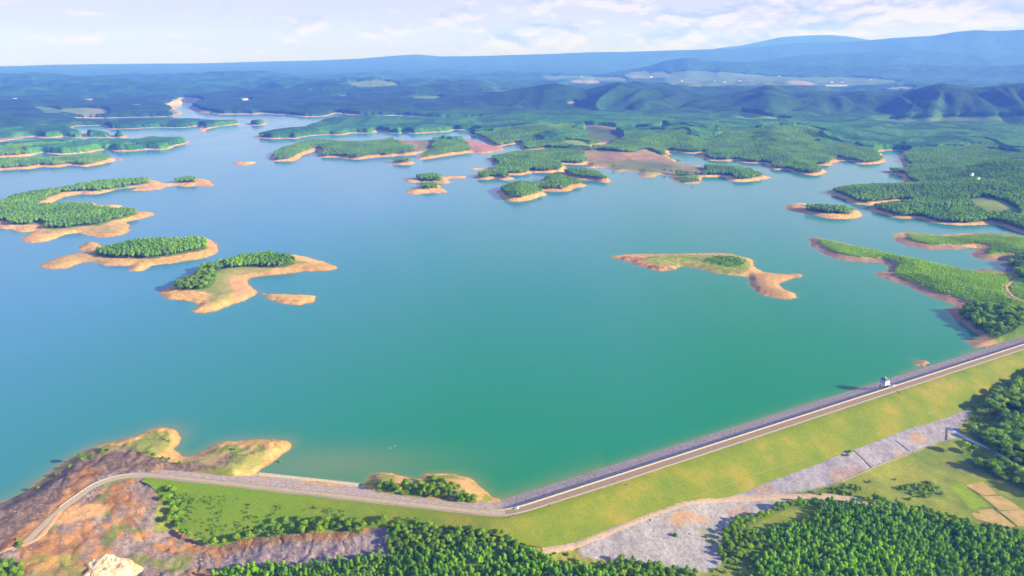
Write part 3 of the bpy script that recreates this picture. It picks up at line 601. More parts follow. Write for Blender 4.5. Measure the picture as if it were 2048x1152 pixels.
# ------------------------------------------------------------------ ground, islands, water
def grid_mesh(name, fmask, z, extra=None, mats=()):
    """faces of the polar grid where fmask, as one mesh"""
    fi, fj = np.nonzero(fmask)
    v = np.stack([fi * NA + fj, fi * NA + fj + 1, (fi + 1) * NA + fj + 1, (fi + 1) * NA + fj], 1)
    used, inv = np.unique(v, return_inverse=True); f = inv.reshape(v.shape)
    co = np.stack([GX.ravel()[used], GY.ravel()[used], z.ravel()[used]], 1)
    me = bpy.data.meshes.new(name)
    me.vertices.add(len(co)); me.vertices.foreach_set('co', co.ravel().astype(np.float32))
    me.loops.add(f.size); me.loops.foreach_set('vertex_index', f[:, ::-1].ravel().astype(np.int32))
    me.polygons.add(len(f)); me.polygons.foreach_set('loop_start', (np.arange(len(f)) * 4).astype(np.int32))
    me.polygons.foreach_set('use_smooth', np.ones(len(f), bool))
    for an, arr in (extra or {}).items():
        if arr.ndim == 3:
            at_ = me.attributes.new(an, 'FLOAT_COLOR', 'POINT')
            c4 = np.concatenate([arr.reshape(-1, 3)[used], np.ones((len(used), 1))], 1); at_.data.foreach_set('color', c4.ravel().astype(np.float32))
        else:
            at_ = me.attributes.new(an, 'FLOAT', 'POINT'); at_.data.foreach_set('value', arr.ravel()[used].astype(np.float32))
    me.update(calc_edges=True)
    for m in mats: me.materials.append(m)
    o = bpy.data.objects.new(name, me); COL.objects.link(o)
    return o
def fmin(a): return np.minimum(np.minimum(a[:-1, :-1], a[1:, :-1]), np.minimum(a[:-1, 1:], a[1:, 1:]))
def fmax(a): return np.maximum(np.maximum(a[:-1, :-1], a[1:, :-1]), np.maximum(a[:-1, 1:], a[1:, 1:]))
SDmax = fmax(SD); IDf = ID[:-1, :-1]
keep = SDmax > -55
CLR = np.clip(CLR, 0.01, .9)
mainland = keep & ((IDf == 0) | (IDf == names.index('main')))
tag(grid_mesh('ground', mainland, HZ, {'Col': CLR}, [M_ground]), kind='structure')
for i, k in enumerate(names):
    if k in ('near', 'main'): continue
    fm_ = keep & (IDf == i)
    if fm_.sum() > 3: tag(grid_mesh('island', fm_, HZ, {'Col': CLR}, [M_ground]), kind='structure')

mw, t, p = material('lake_water', .12, .5)
wp = t.n('ShaderNodeTexNoise', {'Vector': t.n('ShaderNodeMapping', {'Vector': t.n('ShaderNodeNewGeometry').outputs['Position'], 'Rotation': (0, 0, .5), 'Scale': (1, .28, 1)}).outputs[0], 'Scale': .012, 'Detail': 6.0, 'Roughness': .6, 'Distortion': .8}).outputs[0]
t.t.links.new(t.ramp(wp, [(.30, (.10, .10, .10)), (.70, (.19, .19, .19))]), p.inputs['Roughness'])
p.inputs['IOR'].default_value = 1.33
pos = t.n('ShaderNodeNewGeometry').outputs['Position']
sh = t.n('ShaderNodeAttribute', attribute_name='shallow').outputs['Fac']
big_n = t.n('ShaderNodeTexNoise', {'Vector': pos, 'Scale': .004, 'Detail': 4.0, 'Roughness': .55, 'Distortion': .6}).outputs[0]
gx = t.n('ShaderNodeAttribute', attribute_name='clear').outputs['Fac']
deep = t.mix(gx, (.015, .24, .10, 1), (.08, .28, .45, 1))
deep = t.mix(t.math('MULTIPLY', t.math('SUBTRACT', big_n, .5), .5), deep, (.02, .27, .2, 1))
cc = t.mix(sh, deep, (.30, .27, .09, 1))
t.t.links.new(cc, p.inputs['Base Color'])
rip = t.n('ShaderNodeTexNoise', {'Vector': pos, 'Scale': .45, 'Detail': 3.0, 'Roughness': .6}).outputs[0]
t.t.links.new(t.n('ShaderNodeBump', {'Height': rip, 'Strength': .2, 'Distance': .2}).outputs[0], p.inputs['Normal'])
shal = np.clip(np.exp(np.minimum(SD, 0) / np.where((ID == 0) & (GX < 60), 6.0, 3.0)) * 1.0, 0, 1) * np.where(GR < 520, .55, .35)
bay = np.exp(-((GX + 120) / 75) ** 2 - ((GY - 372) / 22) ** 2) * .42
shal = np.clip(np.maximum(shal, bay), 0, 1)
clear = np.clip((GR - 330) / 900, 0, 1) * .75 + np.clip((-GX - 40) / 420, 0, 1) * .55
clear = np.clip(clear - np.clip((GX - 100) / 500, 0, .25), 0, 1)
W = fmin(SD) < 4
W &= ~((GR[:-1, :-1] < 320) & (s_[:-1, :-1] > 0) & (s_[:-1, :-1] < 1e5))
tag(grid_mesh('water', W, np.zeros(GX.shape), {'shallow': shal, 'clear': clear}, [mw]), kind='structure')

# far woods: canopy surface over the mainland beyond the range of single trees
FARR = 2300.0
fn1 = fbm(GX, GY, 11, 2, 401); fn2 = fbm(GX, GY, 60, 3, 402); fn3 = fbm(GX, GY, 330, 3, 403)
def far_edge(x, y): return FARR + (fbm(x, y, 150, 3, 501) - .5) * 800
canopy = (FK == 2) & (GR > far_edge(GX, GY) - 20)
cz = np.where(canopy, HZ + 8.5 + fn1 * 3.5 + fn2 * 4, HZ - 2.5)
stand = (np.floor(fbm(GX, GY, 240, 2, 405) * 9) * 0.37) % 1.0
cc_ = (col(.020, .10, .02) * (1 - stand[..., None]) + col(.07, .23, .03) * stand[..., None]) * (0.65 + 0.7 * fn1[..., None]) * (1 - .58 * np.clip((GR - 2700) / 700, 0, 1) * (1 - .30 * np.clip((GR - 4500) / 500, 0, 1)))[..., None]  # darkened around the ridge, paler beyond: distance haze put into the canopy colour
m6, t, p = material('far_canopy', .8, .2)
cat_ = t.n('ShaderNodeAttribute', attribute_name='Col').outputs[0]
pos = t.n('ShaderNodeNewGeometry').outputs['Position']
nn = t.n('ShaderNodeTexNoise', {'Vector': pos, 'Scale': .12, 'Detail': 3.0, 'Roughness': .7}).outputs[0]
t.t.links.new(t.mix(1.0, cat_, t.ramp(nn, [(.3, (.6, .6, .6)), (.7, (1.4, 1.4, 1.4))]), 'MULTIPLY'), p.inputs['Base Color'])
t.t.links.new(t.n('ShaderNodeBump', {'Height': nn, 'Strength': 1.0, 'Distance': 3.0}).outputs[0], p.inputs['Normal'])
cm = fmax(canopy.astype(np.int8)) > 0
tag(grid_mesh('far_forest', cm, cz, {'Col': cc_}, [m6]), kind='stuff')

# ------------------------------------------------------------------ strip helper
def mesh_obj(name, verts, faces, mat, parent=None, smooth=False):
    me = bpy.data.meshes.new(name); me.from_pydata([tuple(map(float, v)) for v in verts], [], faces); me.update()
    if mat: me.materials.append(mat)
    if smooth: me.polygons.foreach_set('use_smooth', [True] * len(me.polygons))
    o = bpy.data.objects.new(name, me); COL.objects.link(o)
    if parent: o.parent = parent
    return o
def loft(name, rails, mat, parent=None, smooth=True, closed=False):
    """rails: list of (n,3) arrays"""
    n_ = len(rails[0]); k = len(rails); V = np.stack(rails, 1).reshape(-1, 3); F_ = []
    kk = k if closed else k - 1
    for i in range(n_ - 1):
        for j in range(kk):
            j2 = (j + 1) % k
            F_.append((i * k + j, (i + 1) * k + j, (i + 1) * k + j2, i * k + j2))
    if closed: F_ += [tuple(range(k)), tuple((n_ - 1) * k + j for j in reversed(range(k)))]
    return mesh_obj(name, V, F_, mat, parent, smooth)
def rail(s, z, i0=0, i1=None):
    sl = slice(i0, i1); s = np.broadcast_to(s, len(AX))[sl]; z = np.broadcast_to(z, len(AX))[sl]
    P_ = AX[sl] + NOR[sl] * s[:, None]
    return np.concatenate([P_, z[:, None]], 1)

# ------------------------------------------------------------------ the dam
M_pitch = plain('stone_pitching', (.30, .22, .20, 1), (.66, .53, .47, 1), .55, .95, .9, 8)
M_road = plain('crest_road_surface', (.24, .17, .125, 1), (.38, .285, .215, 1), .8, .9, .1, 5)
M_conc = plain('pale_concrete', (.36, .33, .29, 1), (.58, .53, .46, 1), 1.5, .7, .1)
M_concd = plain('weathered_concrete', (.30, .27, .22, 1), (.44, .39, .32, 1), 1.5, .8, .1)
mg, t, p = material('dam_grass', .9, .15)
pos = t.n('ShaderNodeNewGeometry').outputs['Position']
a = t.n('ShaderNodeTexNoise', {'Vector': pos, 'Scale': .035, 'Detail': 6.0, 'Roughness': .65}).outputs[0]
b = t.n('ShaderNodeTexNoise', {'Vector': pos, 'Scale': 1.1, 'Detail': 4.0, 'Roughness': .7}).outputs[0]
g1 = t.ramp(a, [(.35, (.13, .21, .018)), (.52, (.20, .245, .022)), (.68, (.33, .27, .04))])
xm = t.n('ShaderNodeMapRange', {'Value': t.n('ShaderNodeSeparateXYZ', {0: pos}).outputs[0], 'From Min': -150.0, 'From Max': -20.0, 'To Min': .8, 'To Max': 0.0}).outputs[0]
g1 = t.mix(xm, g1, (.19, .33, .012, 1))
g2 = t.mix(1.0, g1, t.ramp(b, [(.3, (.72, .74, .7)), (.7, (1.25, 1.22, 1.2))]), 'MULTIPLY')
t.t.links.new(g2, p.inputs['Base Color'])
t.t.links.new(t.n('ShaderNodeBump', {'Height': b, 'Strength': .5, 'Distance': .3}).outputs[0], p.inputs['Normal'])
M_grass = mg
dam = bpy.data.objects.new('earth_dam', None); COL.objects.link(dam); dam.location = (0, 0, 0)
tag(dam, 'long bent earth dam with grassy outer face and pale road along its crest', 'dam')
n_ax = len(AX)
jit = (np.random.default_rng(3).random(n_ax) - .5)
jit = np.convolve(jit, np.ones(3) / 3, 'same')
loft('upstream_face', [rail(-UPW - 6 + 0 * jit, -2.2 + 0 * jit, I0), rail(-UPW * .66, (CREST - 1.2) * .34 + jit * .2, I0), rail(-UPW * .33, (CREST - 1.2) * .67 - jit * .15, I0), rail(-.40, CREST - 1.2, I0)], M_pitch, dam)
M_road2 = plain('dry_track_surface', (.40, .31, .21, 1), (.58, .46, .32, 1), .7, .95, .1, 6)
for m_r, ia, ib in ((M_road2, 0, bend_ + 1), (M_road, bend_, len(AX))):
    loft('crest_road', [rail(0.0, CREST, ia, ib), rail(EW * .5, CREST + .06, ia, ib), rail(EW - .6 + jit * .5, CREST, ia, ib)], m_r, dam)
loft('road_shoulder', [rail(EW - .6 + jit * .5, CREST - .004), rail(EW, CREST - .05), rail(EW + .7 + jit, CREST - .25)], M_concd, dam)
i_w = int(np.argmin(np.hypot(*(AX - np.array(at(119, 1011, 8.3))).T)))
WH = np.interp(idx, [0, bend_ - 10, bend_ + 5, len(AX)], [.35, .45, .85, .85])
loft('parapet_wall', [rail(-.42, CREST - 1.6, i_w), rail(-.40, CREST + WH, i_w), rail(-.06, CREST + WH, i_w), rail(-.02, CREST - 1.6, i_w)], M_conc, dam, False, True)
loft('outer_kerb', [rail(EW - .3, CREST - .2, I0), rail(EW - .3, CREST + .14, I0), rail(EW, CREST + .14, I0), rail(EW, CREST - .2, I0)], M_concd, dam, False, True)
rails = []
for f in np.linspace(0, 1, 9):
    s = EW + .3 + (TOES + 1.5 - EW - .3) * f; zz = np.minimum(CREST - .08, CREST - (s - 7) / SLOPE) + (fbm(AX[:, 0] + f * 37, AX[:, 1], 8, 2, 9) - .5) * .35 * (0 < f < 1)
    rails.append(rail(s, zz - (0.25 if f == 0 else 0), I0))
loft('grass_slope', rails, M_grass, dam)
i_a, i_b = int(np.argmin(np.hypot(*(AX - np.array(at(480, 962, CREST + .8))).T))), int(np.argmin(np.hypot(*(AX - np.array(at(700, 987, CREST + .8))).T)))
M_berm = plain('pale_berm', (.50, .42, .28, 1), (.74, .64, .46, 1), .6, .9, .2, 6)
loft('waterline_berm', [rail(-22.6, -.4, i_a, i_b), rail(-21.6, .22, i_a, i_b), rail(-18.2, .75, i_a, i_b), rail(-17.6, .5, i_a, i_b)], M_berm, dam)
def drain(pix, width=.7, z_up=.12, mat=M_conc, name='drain'):
    """straight concrete line lying on the dam face or the ground between two photo pixels"""
    P_ = []
    for px, py in pix:
        z = 0.0
        for _ in range(30):
            x, y = at(px, py, z); s, tq = axis_coords(np.array([x]), np.array([y]), 90)
            ts = np.interp(tq[0], idx, TOES)
            zd = float(dam_z(s)[0]) if (-UPW < s[0] < ts + 1.5 and tq[0] >= I0) else gz(x, y)[0]
            z = .5 * z + .5 * zd
        P_.append((x, y))
    P_ = resample(P_, 2.0); tn = np.gradient(P_, axis=0); tn /= np.hypot(*tn.T)[:, None]; nn_ = np.stack([tn[:, 1], -tn[:, 0]], 1)
    s, tq = axis_coords(P_[:, 0], P_[:, 1], 90); ts = np.interp(tq, idx, TOES)
    z = np.where((s > -UPW) & (s < ts + 1.5) & (tq >= I0), dam_z(s), gz(P_[:, 0], P_[:, 1]))
    z = np.maximum(z, gz(P_[:, 0], P_[:, 1])) if False else z
    a_ = P_ - nn_ * width / 2; b_ = P_ + nn_ * width / 2
    r = lambda q, dz: np.concatenate([q, (z + dz)[:, None]], 1)
    return loft(name, [r(a_, -.5), r(a_, z_up), r(b_, z_up), r(b_, -.5)], mat, dam, False, True)
M_grline = plain('mossy_concrete', (.22, .24, .08, 1), (.32, .32, .14, 1), 1)
drain([(1379, 997), (1457, 968), (1527, 943), (1620, 915)], .5, .08, M_grline, 'berm_drain')
drain([(1794, 782), (1812, 793), (1830, 806)], .7, .12, M_grline, 'stairway'); drain([(1855, 825), (1864, 830)], .8, .3, M_conc, 'stairway')
drain([(1906, 767), (1930, 760), (1947, 752)], .5, .12, M_grline, 'edge_drain'); drain([(1906, 767), (1909, 777)], .5, .2, M_concd, 'edge_drain')
M_dark = plain('wet_dark_stone', (.08, .07, .06, 1), (.14, .12, .11, 1), 2)
drain([(1706, 900), (1726, 918), (1744, 936)], .7, .15, M_dark, 'cross_drain'); drain([(1792, 882), (1807, 893), (1819, 903)], .6, .15, M_dark, 'cross_drain')
drain([(1893, 858), (1893, 870), (1892, 880)], 1.2, .15, M_dark, 'cross_drain')
drain([(1684, 962), (1714, 950), (1742, 937), (1775, 923), (1820, 907)], .5, .3, M_concd, 'apron_kerb')

# ------------------------------------------------------------------ tracks, fields and stream
def track(name, pix, width, mat, up=.28, label=None, jitter=.3):
    P_ = resample([hit(x, y) for x, y in pix], 1.5)
    for _ in range(5): P_[1:-1] = (P_[:-2] + 2 * P_[1:-1] + P_[2:]) / 4
    tn = np.gradient(P_, axis=0); tn /= np.hypot(*tn.T)[:, None]; nn_ = np.stack([tn[:, 1], -tn[:, 0]], 1)
    rails = []; q = np.arange(len(P_))
    for f in (-.5, -.2, .2, .5):
        wv = width * f + (fbm(q * 1.0, q * 0 + f * 9, 5, 2, 3) - .5) * jitter * (abs(f) > .4) * 3
        pp = P_ + nn_ * wv[:, None]
        rails.append(np.concatenate([pp, (gz(pp[:, 0], pp[:, 1]) + up - (.25 if abs(f) > .4 else 0))[:, None]], 1))
    o = loft(name, rails, mat); tag(o, label, kind='structure'); return o
M_dirt = plain('dirt_track_surface', (.42, .30, .22, 1), (.62, .47, .36, 1), .6, .95, .2, 6)
M_dirto = plain('orange_track_surface', (.55, .30, .15, 1), (.74, .44, .25, 1), .5, .95, .2, 6)
track('dirt_road', [(1085, 1102), (1150, 1091), (1200, 1070), (1248, 1050), (1320, 1022), (1379, 1003), (1457, 998), (1527, 996), (1600, 992), (1660, 993), (1720, 1001), (1765, 1012), (1800, 1024)], 5.0, M_dirt)
track('dirt_road', [(118, 1024), (100, 1050), (80, 1075), (50, 1090), (0, 1105), (-60, 1130)], 3.2, M_dirto)
track('dirt_road', [(2030, 560), (2012, 572), (2014, 582), (2026, 594), (2048, 603), (2090, 615)], 3.6, M_dirto, .5)
def field(name, spec, mat, up=.35):
    P_ = gpoly(spec, 1); z = float(np.mean(gz(P_[:, 0], P_[:, 1]))) + up
    c = P_.mean(0); n_ = len(P_)
    V = [(x, y, z) for x, y in P_] + [(x, y, z - 1.5) for x, y in P_]
    F_ = [tuple(range(n_))] + [(i, (i + 1) % n_, n_ + (i + 1) % n_, n_ + i) for i in range(n_)]
    me_o = mesh_obj(name, V, F_, mat)
    import bmesh
    bm = bmesh.new(); bm.from_mesh(me_o.data); bmesh.ops.recalc_face_normals(bm, faces=bm.faces); bm.to_mesh(me_o.data); bm.free()
    return tag(me_o, kind='structure')
M_paddy = plain('ripe_paddy', (.42, .28, .11, 1), (.58, .42, .17, 1), .12, .9, .2, 6)
M_bund = plain('field_bund', (.12, .14, .05, 1), (.22, .2, .1, 1), 1)
for sp in ('H 575,732 640,720 710,714 765,755 822,800 760,806 702,811 640,770', 'H 706,818 850,814 930,862 1006,914 920,920 832,924 770,870', 'H 615,928 780,918 870,980 960,1052 900,1056 820,1040 660,990', 'H 842,936 1015,920 1160,1010 1200,1060 1070,1050 980,1046 910,990'):
    field('rice_field', sp, M_paddy)
M_stream = plain('stream_water', (.30, .36, .42, 1), (.75, .80, .85, 1), .8, .15, .3, 5, .5)
track('stream', [(1898, 856), (1912, 865), (1926, 872), (1941, 881), (1958, 888), (1975, 895), (1990, 903), (2015, 920), (2040, 940), (2070, 960)], 3.2, M_stream, .3)

# ------------------------------------------------------------------ trees
def icos():
    import bmesh
    bm = bmesh.new(); bmesh.ops.create_icosphere(bm, subdivisions=1, radius=1)
    v = np.array([q.co[:] for q in bm.verts]); f = [tuple(q.index for q in fc.verts) for fc in bm.faces]; bm.free(); return v, f
ICV, ICF = icos()
def crown_geo(blobs, nleaf, size, seed, core=.84):
    """blobs: (x,y,z,rx,rz); leaf clumps facing outwards over a solid inner mass"""
    g = np.random.default_rng(seed); V = []; F_ = []
    wsum = sum(b[3] * b[4] for b in blobs)
    for (bx, by, bz, rx, rz) in blobs:
        o = len(V); q = ICV * (1 + (g.random(len(ICV)) - .5) * .4)[:, None] * np.array([rx * core, rx * core, rz * core]) + np.array([bx, by, bz])
        V += q.tolist(); F_ += [tuple(i + o for i in f) for f in ICF]
        for _ in range(int(nleaf * rx * rz / wsum)):
            d = g.normal(size=3); d /= np.linalg.norm(d)
            if d[2] < -.55: continue
            r = .78 + g.random() * .34
            c = np.array([bx, by, bz]) + d * np.array([rx, rx, rz]) * r
            nrm = d + np.array([0, 0, .25]) + g.normal(size=3) * .3; nrm /= np.linalg.norm(nrm)
            u = np.cross(nrm, g.normal(size=3)); u /= np.linalg.norm(u); v = np.cross(nrm, u)
            s = size * (.6 + g.random() * .8); o = len(V)
            V += [(c + u * s).tolist(), (c + v * s * .7 + nrm * s * .12).tolist(), (c - u * s * .9).tolist(), (c - v * s * .75 - nrm * s * .15).tolist()]
            F_ += [(o, o + 1, o + 2, o + 3)]
    return V, F_
def trunk_geo(h, r, blobs=(), seg=6):
    V = []; F_ = []
    def tube(p, q, r0, r1):
        p = np.array(p, float); q = np.array(q, float); d = q - p; d /= np.linalg.norm(d)
        u = np.cross(d, (0.3, 1, 0.1)); u /= np.linalg.norm(u); v = np.cross(d, u); o = len(V)
        for c, rr in ((p, r0), (q, r1)):
            for i in range(seg):
                a_ = 2 * math.pi * i / seg; V.append((c + (u * math.cos(a_) + v * math.sin(a_)) * rr).tolist())
        for i in range(seg): F_.append((o + i, o + (i + 1) % seg, o + seg + (i + 1) % seg, o + seg + i))
    tube((0, 0, -.6), (0.05, 0, h * .5), r, r * .7); tube((0.05, 0, h * .5), (0, .05, h), r * .7, r * .25)
    for (bx, by, bz, rx, rz) in blobs:
        if abs(bx) + abs(by) > .3: tube((0.03, 0, h * .38), (bx, by, bz), r * .5, r * .15)
    return V, F_
def mk(name, V, F_, m):
    me = bpy.data.meshes.new(name); me.from_pydata(V, [], F_); me.update(); me.materials.append(m); return me
KIND = {}
def mk_variants(key, nv, fn, leafmat):
    out = []
    for v in range(nv):
        blobs, nleaf, size, th, tr = fn(np.random.default_rng(100 + v * 7 + hash(key) % 1 + len(key)))
        cV, cF = crown_geo(blobs, nleaf, size, 50 + v * 3)
        tV, tF = trunk_geo(th, tr, blobs)
        cm_ = mk('crown', cV, cF, leafmat); tm_ = mk('trunk', tV, tF, M_bark)
        out.append((tm_, cm_))
    KIND[key] = out
def f_young(g): 
    h = 6.2 + g.random(); return [(0, 0, h * .55, 1.3, 1.75), (g.normal() * .2, g.normal() * .2, h * .74, 1.0, 1.1), (g.normal() * .6, g.normal() * .6, h * .45, .9, 1.0)], 95, .42, h * .8, .09
def f_old(g):
    h = 9.5 + g.random() * 1.5; return [(0, 0, h * .66, 2.4, 2.8), (g.normal() * .7, g.normal() * .7, h * .8, 1.8, 1.7), (g.normal() * 1., g.normal() * 1., h * .52, 1.5, 1.6)], 90, .75, h * .85, .16
def f_sap(g):
    h = 2.6 + g.random() * .6; return [(0, 0, h * .42, 1.3, 1.0), (g.normal() * .3, g.normal() * .3, h * .62, .9, .75)], 46, .45, h * .6, .06
def f_broad(g):
    h = 8 + g.random() * 2; b = [(0, 0, h * .66, 2.4, 2.3)]
    for k in range(5):
        a_ = k * 1.26 + g.random(); b.append((math.cos(a_) * 1.9, math.sin(a_) * 1.9, h * (.45 + g.random() * .3), 1.3 + g.random() * .6, 1.2 + g.random() * .5))
    return b, 260, .5, h * .75, .22
def f_shrub(g):
    b = [(0, 0, .9, 1.0, .9)]
    for k in range(3):
        a_ = k * 2.1 + g.random(); b.append((math.cos(a_) * .7, math.sin(a_) * .7, .6 + g.random() * .5, .6, .6))
    return b, 60, .3, 1.0, .06
mk_variants('young', 4, f_young, M_leaf_young); mk_variants('old', 4, f_old, M_leaf_old); mk_variants('sap', 3, f_sap, M_leaf_sap)
mk_variants('broad', 4, f_broad, M_leaf_broad); mk_variants('shrub', 3, f_shrub, M_leaf_shrub)

def scatter(kind, spacing, rmax, rmin=RMIN, thin=1.0, mask=None, seed=1, jitterf=.42):
    g = np.random.default_rng(seed)
    fr = (FK == kind) if mask is None else mask
    fr = fr.astype(np.float32)
    sel = (fr > 0) & (GR < rmax) & (GR > rmin)
    if not sel.any(): return np.zeros((0, 3))
    x0, x1, y0, y1 = GX[sel].min(), GX[sel].max(), GY[sel].min(), GY[sel].max()
    ys = np.arange(y0, y1, spacing); out = []
    xs = np.arange(x0, x1, spacing)
    for i in range(0, len(ys), 200):
        XX, YY = np.meshgrid(xs, ys[i:i + 200]); XX = XX + ((np.arange(YY.shape[0]) % 2) * spacing / 2)[:, None]
        XX = XX.ravel() + (g.random(XX.size) - .5) * 2 * jitterf * spacing; YY = YY.ravel() + (g.random(YY.size) - .5) * 2 * jitterf * spacing
        r = np.hypot(XX, YY); px, py = project(XX, YY, np.zeros_like(XX))
        ok = (r < rmax) & (r > rmin) & (YY > 50) & (px > -170) & (px < 2220) & (py < 1230)
        XX, YY = XX[ok], YY[ok]
        if thin < 1: k = g.random(XX.size) < thin; XX, YY = XX[k], YY[k]
        m = gsample(fr, XX, YY) > .5; XX, YY = XX[m], YY[m]
        out.append(np.stack([XX, YY, gsample(HZ, XX, YY)], 1))
    P_ = np.concatenate(out); return P_
def gn_scatter(name, P_, sc, variants, seed, label=None):
    """one stuff object: tree copies standing on the given ground points"""
    me = bpy.data.meshes.new(name); me.vertices.add(len(P_)); me.vertices.foreach_set('co', P_.astype(np.float32).ravel())
    g = np.random.default_rng(seed)
    for an, arr in (('scl', sc), ('rot', g.random(len(P_)) * 6.283), ('var', g.integers(0, len(variants), len(P_)).astype(float))):
        a_ = me.attributes.new(an, 'FLOAT', 'POINT'); a_.data.foreach_set('value', arr.astype(np.float32))
    o = bpy.data.objects.new(name, me); COL.objects.link(o)
    ng = bpy.data.node_groups.new(name + '_nodes', 'GeometryNodeTree')
    ng.interface.new_socket('Geometry', in_out='INPUT', socket_type='NodeSocketGeometry'); ng.interface.new_socket('Geometry', in_out='OUTPUT', socket_type='NodeSocketGeometry')
    N = ng.nodes; Lk = ng.links; gi = N.new('NodeGroupInput'); go = N.new('NodeGroupOutput'); jn = N.new('GeometryNodeJoinGeometry')
    def attr(nm):
        q = N.new('GeometryNodeInputNamedAttribute'); q.data_type = 'FLOAT'; q.inputs['Name'].default_value = nm; return q.outputs[0]
    scl, rot, var = attr('scl'), attr('rot'), attr('var')
    cb = N.new('ShaderNodeCombineXYZ'); Lk.new(rot, cb.inputs[2])
    for vi, objs in enumerate(variants):
        cmpn = N.new('FunctionNodeCompare'); cmpn.data_type = 'FLOAT'; cmpn.operation = 'EQUAL'
        fl = [s_k for s_k in cmpn.inputs if s_k.enabled and s_k.type == 'VALUE']
        Lk.new(var, fl[0]); fl[1].default_value = vi; fl[2].default_value = .1
        ij = N.new('GeometryNodeJoinGeometry')
        for ob in objs:
            oi = N.new('GeometryNodeObjectInfo'); oi.transform_space = 'ORIGINAL'; oi.inputs['Object'].default_value = ob; Lk.new(oi.outputs['Geometry'], ij.inputs[0])
        ip = N.new('GeometryNodeInstanceOnPoints')
        Lk.new(gi.outputs[0], ip.inputs['Points']); Lk.new(cmpn.outputs[0], ip.inputs['Selection']); Lk.new(ij.outputs[0], ip.inputs['Instance'])
        Lk.new(cb.outputs[0], ip.inputs['Rotation']); Lk.new(scl, ip.inputs['Scale'])
        Lk.new(ip.outputs[0], jn.inputs[0])
    Lk.new(jn.outputs[0], go.inputs[0])
    md = o.modifiers.new('scatter', 'NODES'); md.node_group = ng
    return tag(o, label, kind='stuff')
def individuals(P_, sc, key, name, nmax, lab, cat, crown='crown'):
    """the nmax nearest in view as things with parts; returns the rest and per-variant source parts"""
    px, py = project(P_[:, 0], P_[:, 1], P_[:, 2] + 3)
    inv = (px > 4) & (px < 2044) & (py < 1148)
    r = np.hypot(P_[:, 0], P_[:, 1]) + np.where(inv, 0, 1e6)
    order = np.argsort(r)[:nmax]; order = order[inv[order]]; g = np.random.default_rng(len(key) + nmax)
    src = {}
    for q, i in enumerate(order):
        v = q % len(KIND[key]); tm_, cm_ = KIND[key][v]
        o = bpy.data.objects.new(name, None); COL.objects.link(o); o.empty_display_size = .5
        o.location = P_[i]; o.rotation_euler = (0, 0, g.random() * 6.28); o.scale = (sc[i],) * 3
        lb, grp = lab(px[i], py[i]); tag(o, lb, cat, grp)
        tr_ = bpy.data.objects.new('trunk', tm_); cr_ = bpy.data.objects.new(crown, cm_)
        for c_ in (tr_, cr_): COL.objects.link(c_); c_.parent = o
        if v not in src: src[v] = (tr_, cr_)
    keepm = np.ones(len(P_), bool); keepm[order] = False
    return keepm, [src[v] for v in sorted(src)]
def sizes(P_, lo, hi, seed): 
    return lo + (hi - lo) * np.random.default_rng(seed).random(len(P_)) ** 1.2

def lab_young(px, py):
    if px > 1400: return 'slender young tree with bright green crown in the plantation at the lower right', 'young trees of the plantation at the lower right'
    return 'slender young tree with bright green crown in the plantation at the bottom edge', 'young trees of the plantation at the bottom edge'
P1 = scatter(1, 2.1, 700, seed=11, jitterf=.30); s1 = .88 * sizes(P1, .5, 1.15, 1) * (0.65 + .7 * fbm(P1[:, 0], P1[:, 1], 22, 3, 61))
hole = fbm(P1[:, 0], P1[:, 1], 17, 3, 63) < .80; P1, s1 = P1[hole], s1[hole]
k, src = individuals(P1, s1, 'young', 'plantation_tree', 300, lab_young, 'tree'); gn_scatter('plantation_wood', P1[k], s1[k], src, 1)
def lab_broad(px, py):
    areas = [((0, 330, 860, 960), 'leafy tree on the shore of the brown headland', 'trees on the shore of the headland'),
             ((0, 120, 1100, 1152), 'leafy tree at the bottom left corner of the brown slope', 'trees at the bottom left corner'),
             ((320, 500, 940, 1110), 'leafy tree on the left edge of the dam grass', 'trees on the left edge of the dam grass'),
             ((500, 780, 1010, 1110), 'leafy tree between the dam grass and grey rubble', 'trees between the dam grass and the rubble'),
             ((700, 1010, 900, 1012), 'leafy bushy tree on the spur beside the lake', 'trees on the spur by the dam bend'),
             ((740, 1110, 1012, 1152), 'round leafy tree at the foot of the dam bend', 'trees at the foot of the dam bend'),
             ((1110, 1440, 1100, 1152), 'leafy tree below the grey rock apron', 'trees below the grey rock apron'),
             ((1400, 1720, 1000, 1152), 'leafy tree on the left fringe of the right plantation', 'trees on the fringe of the right plantation'),
             ((1700, 2048, 990, 1152), 'leafy tree in the hedge row beside the rice fields', 'trees in the hedge row by the rice fields'),
             ((1880, 2048, 700, 990), 'dark leafy tree in the valley at the right end of the dam', 'trees in the valley at the right end of the dam')]
    for (x0, x1, y0, y1), a_, b_ in areas:
        if x0 <= px <= x1 and y0 <= py <= y1: return a_, b_
    return 'dark leafy tree on the lake bank beyond the dam', 'trees on the lake bank beyond the dam'
P4 = np.concatenate([scatter(4, 2.7, 470, seed=12, jitterf=.45), scatter(4, 3.9, 1500, rmin=470, seed=16, jitterf=.45)]); s4 = sizes(P4, .5, 1.0, 2)
bx_ = [(163, 921), (338, 985), (342, 1000), (345, 1015), (350, 1030), (352, 1045), (358, 1060), (365, 1072), (380, 1080), (395, 1088), (410, 1092), (430, 1094), (450, 1090), (475, 1086), (500, 1080), (348, 990), (356, 1012), (362, 1035), (370, 1055), (332, 1005), (340, 1048),
       (530, 1062), (545, 1052), (556, 1064), (572, 1050), (585, 1060), (598, 1046), (610, 1057), (625, 1048), (640, 1058), (655, 1047), (668, 1056), (683, 1049), (697, 1058), (712, 1052), (728, 1060), (605, 1068), (560, 1075), (640, 1070), (520, 1072), (755, 1052), (768, 1048)]
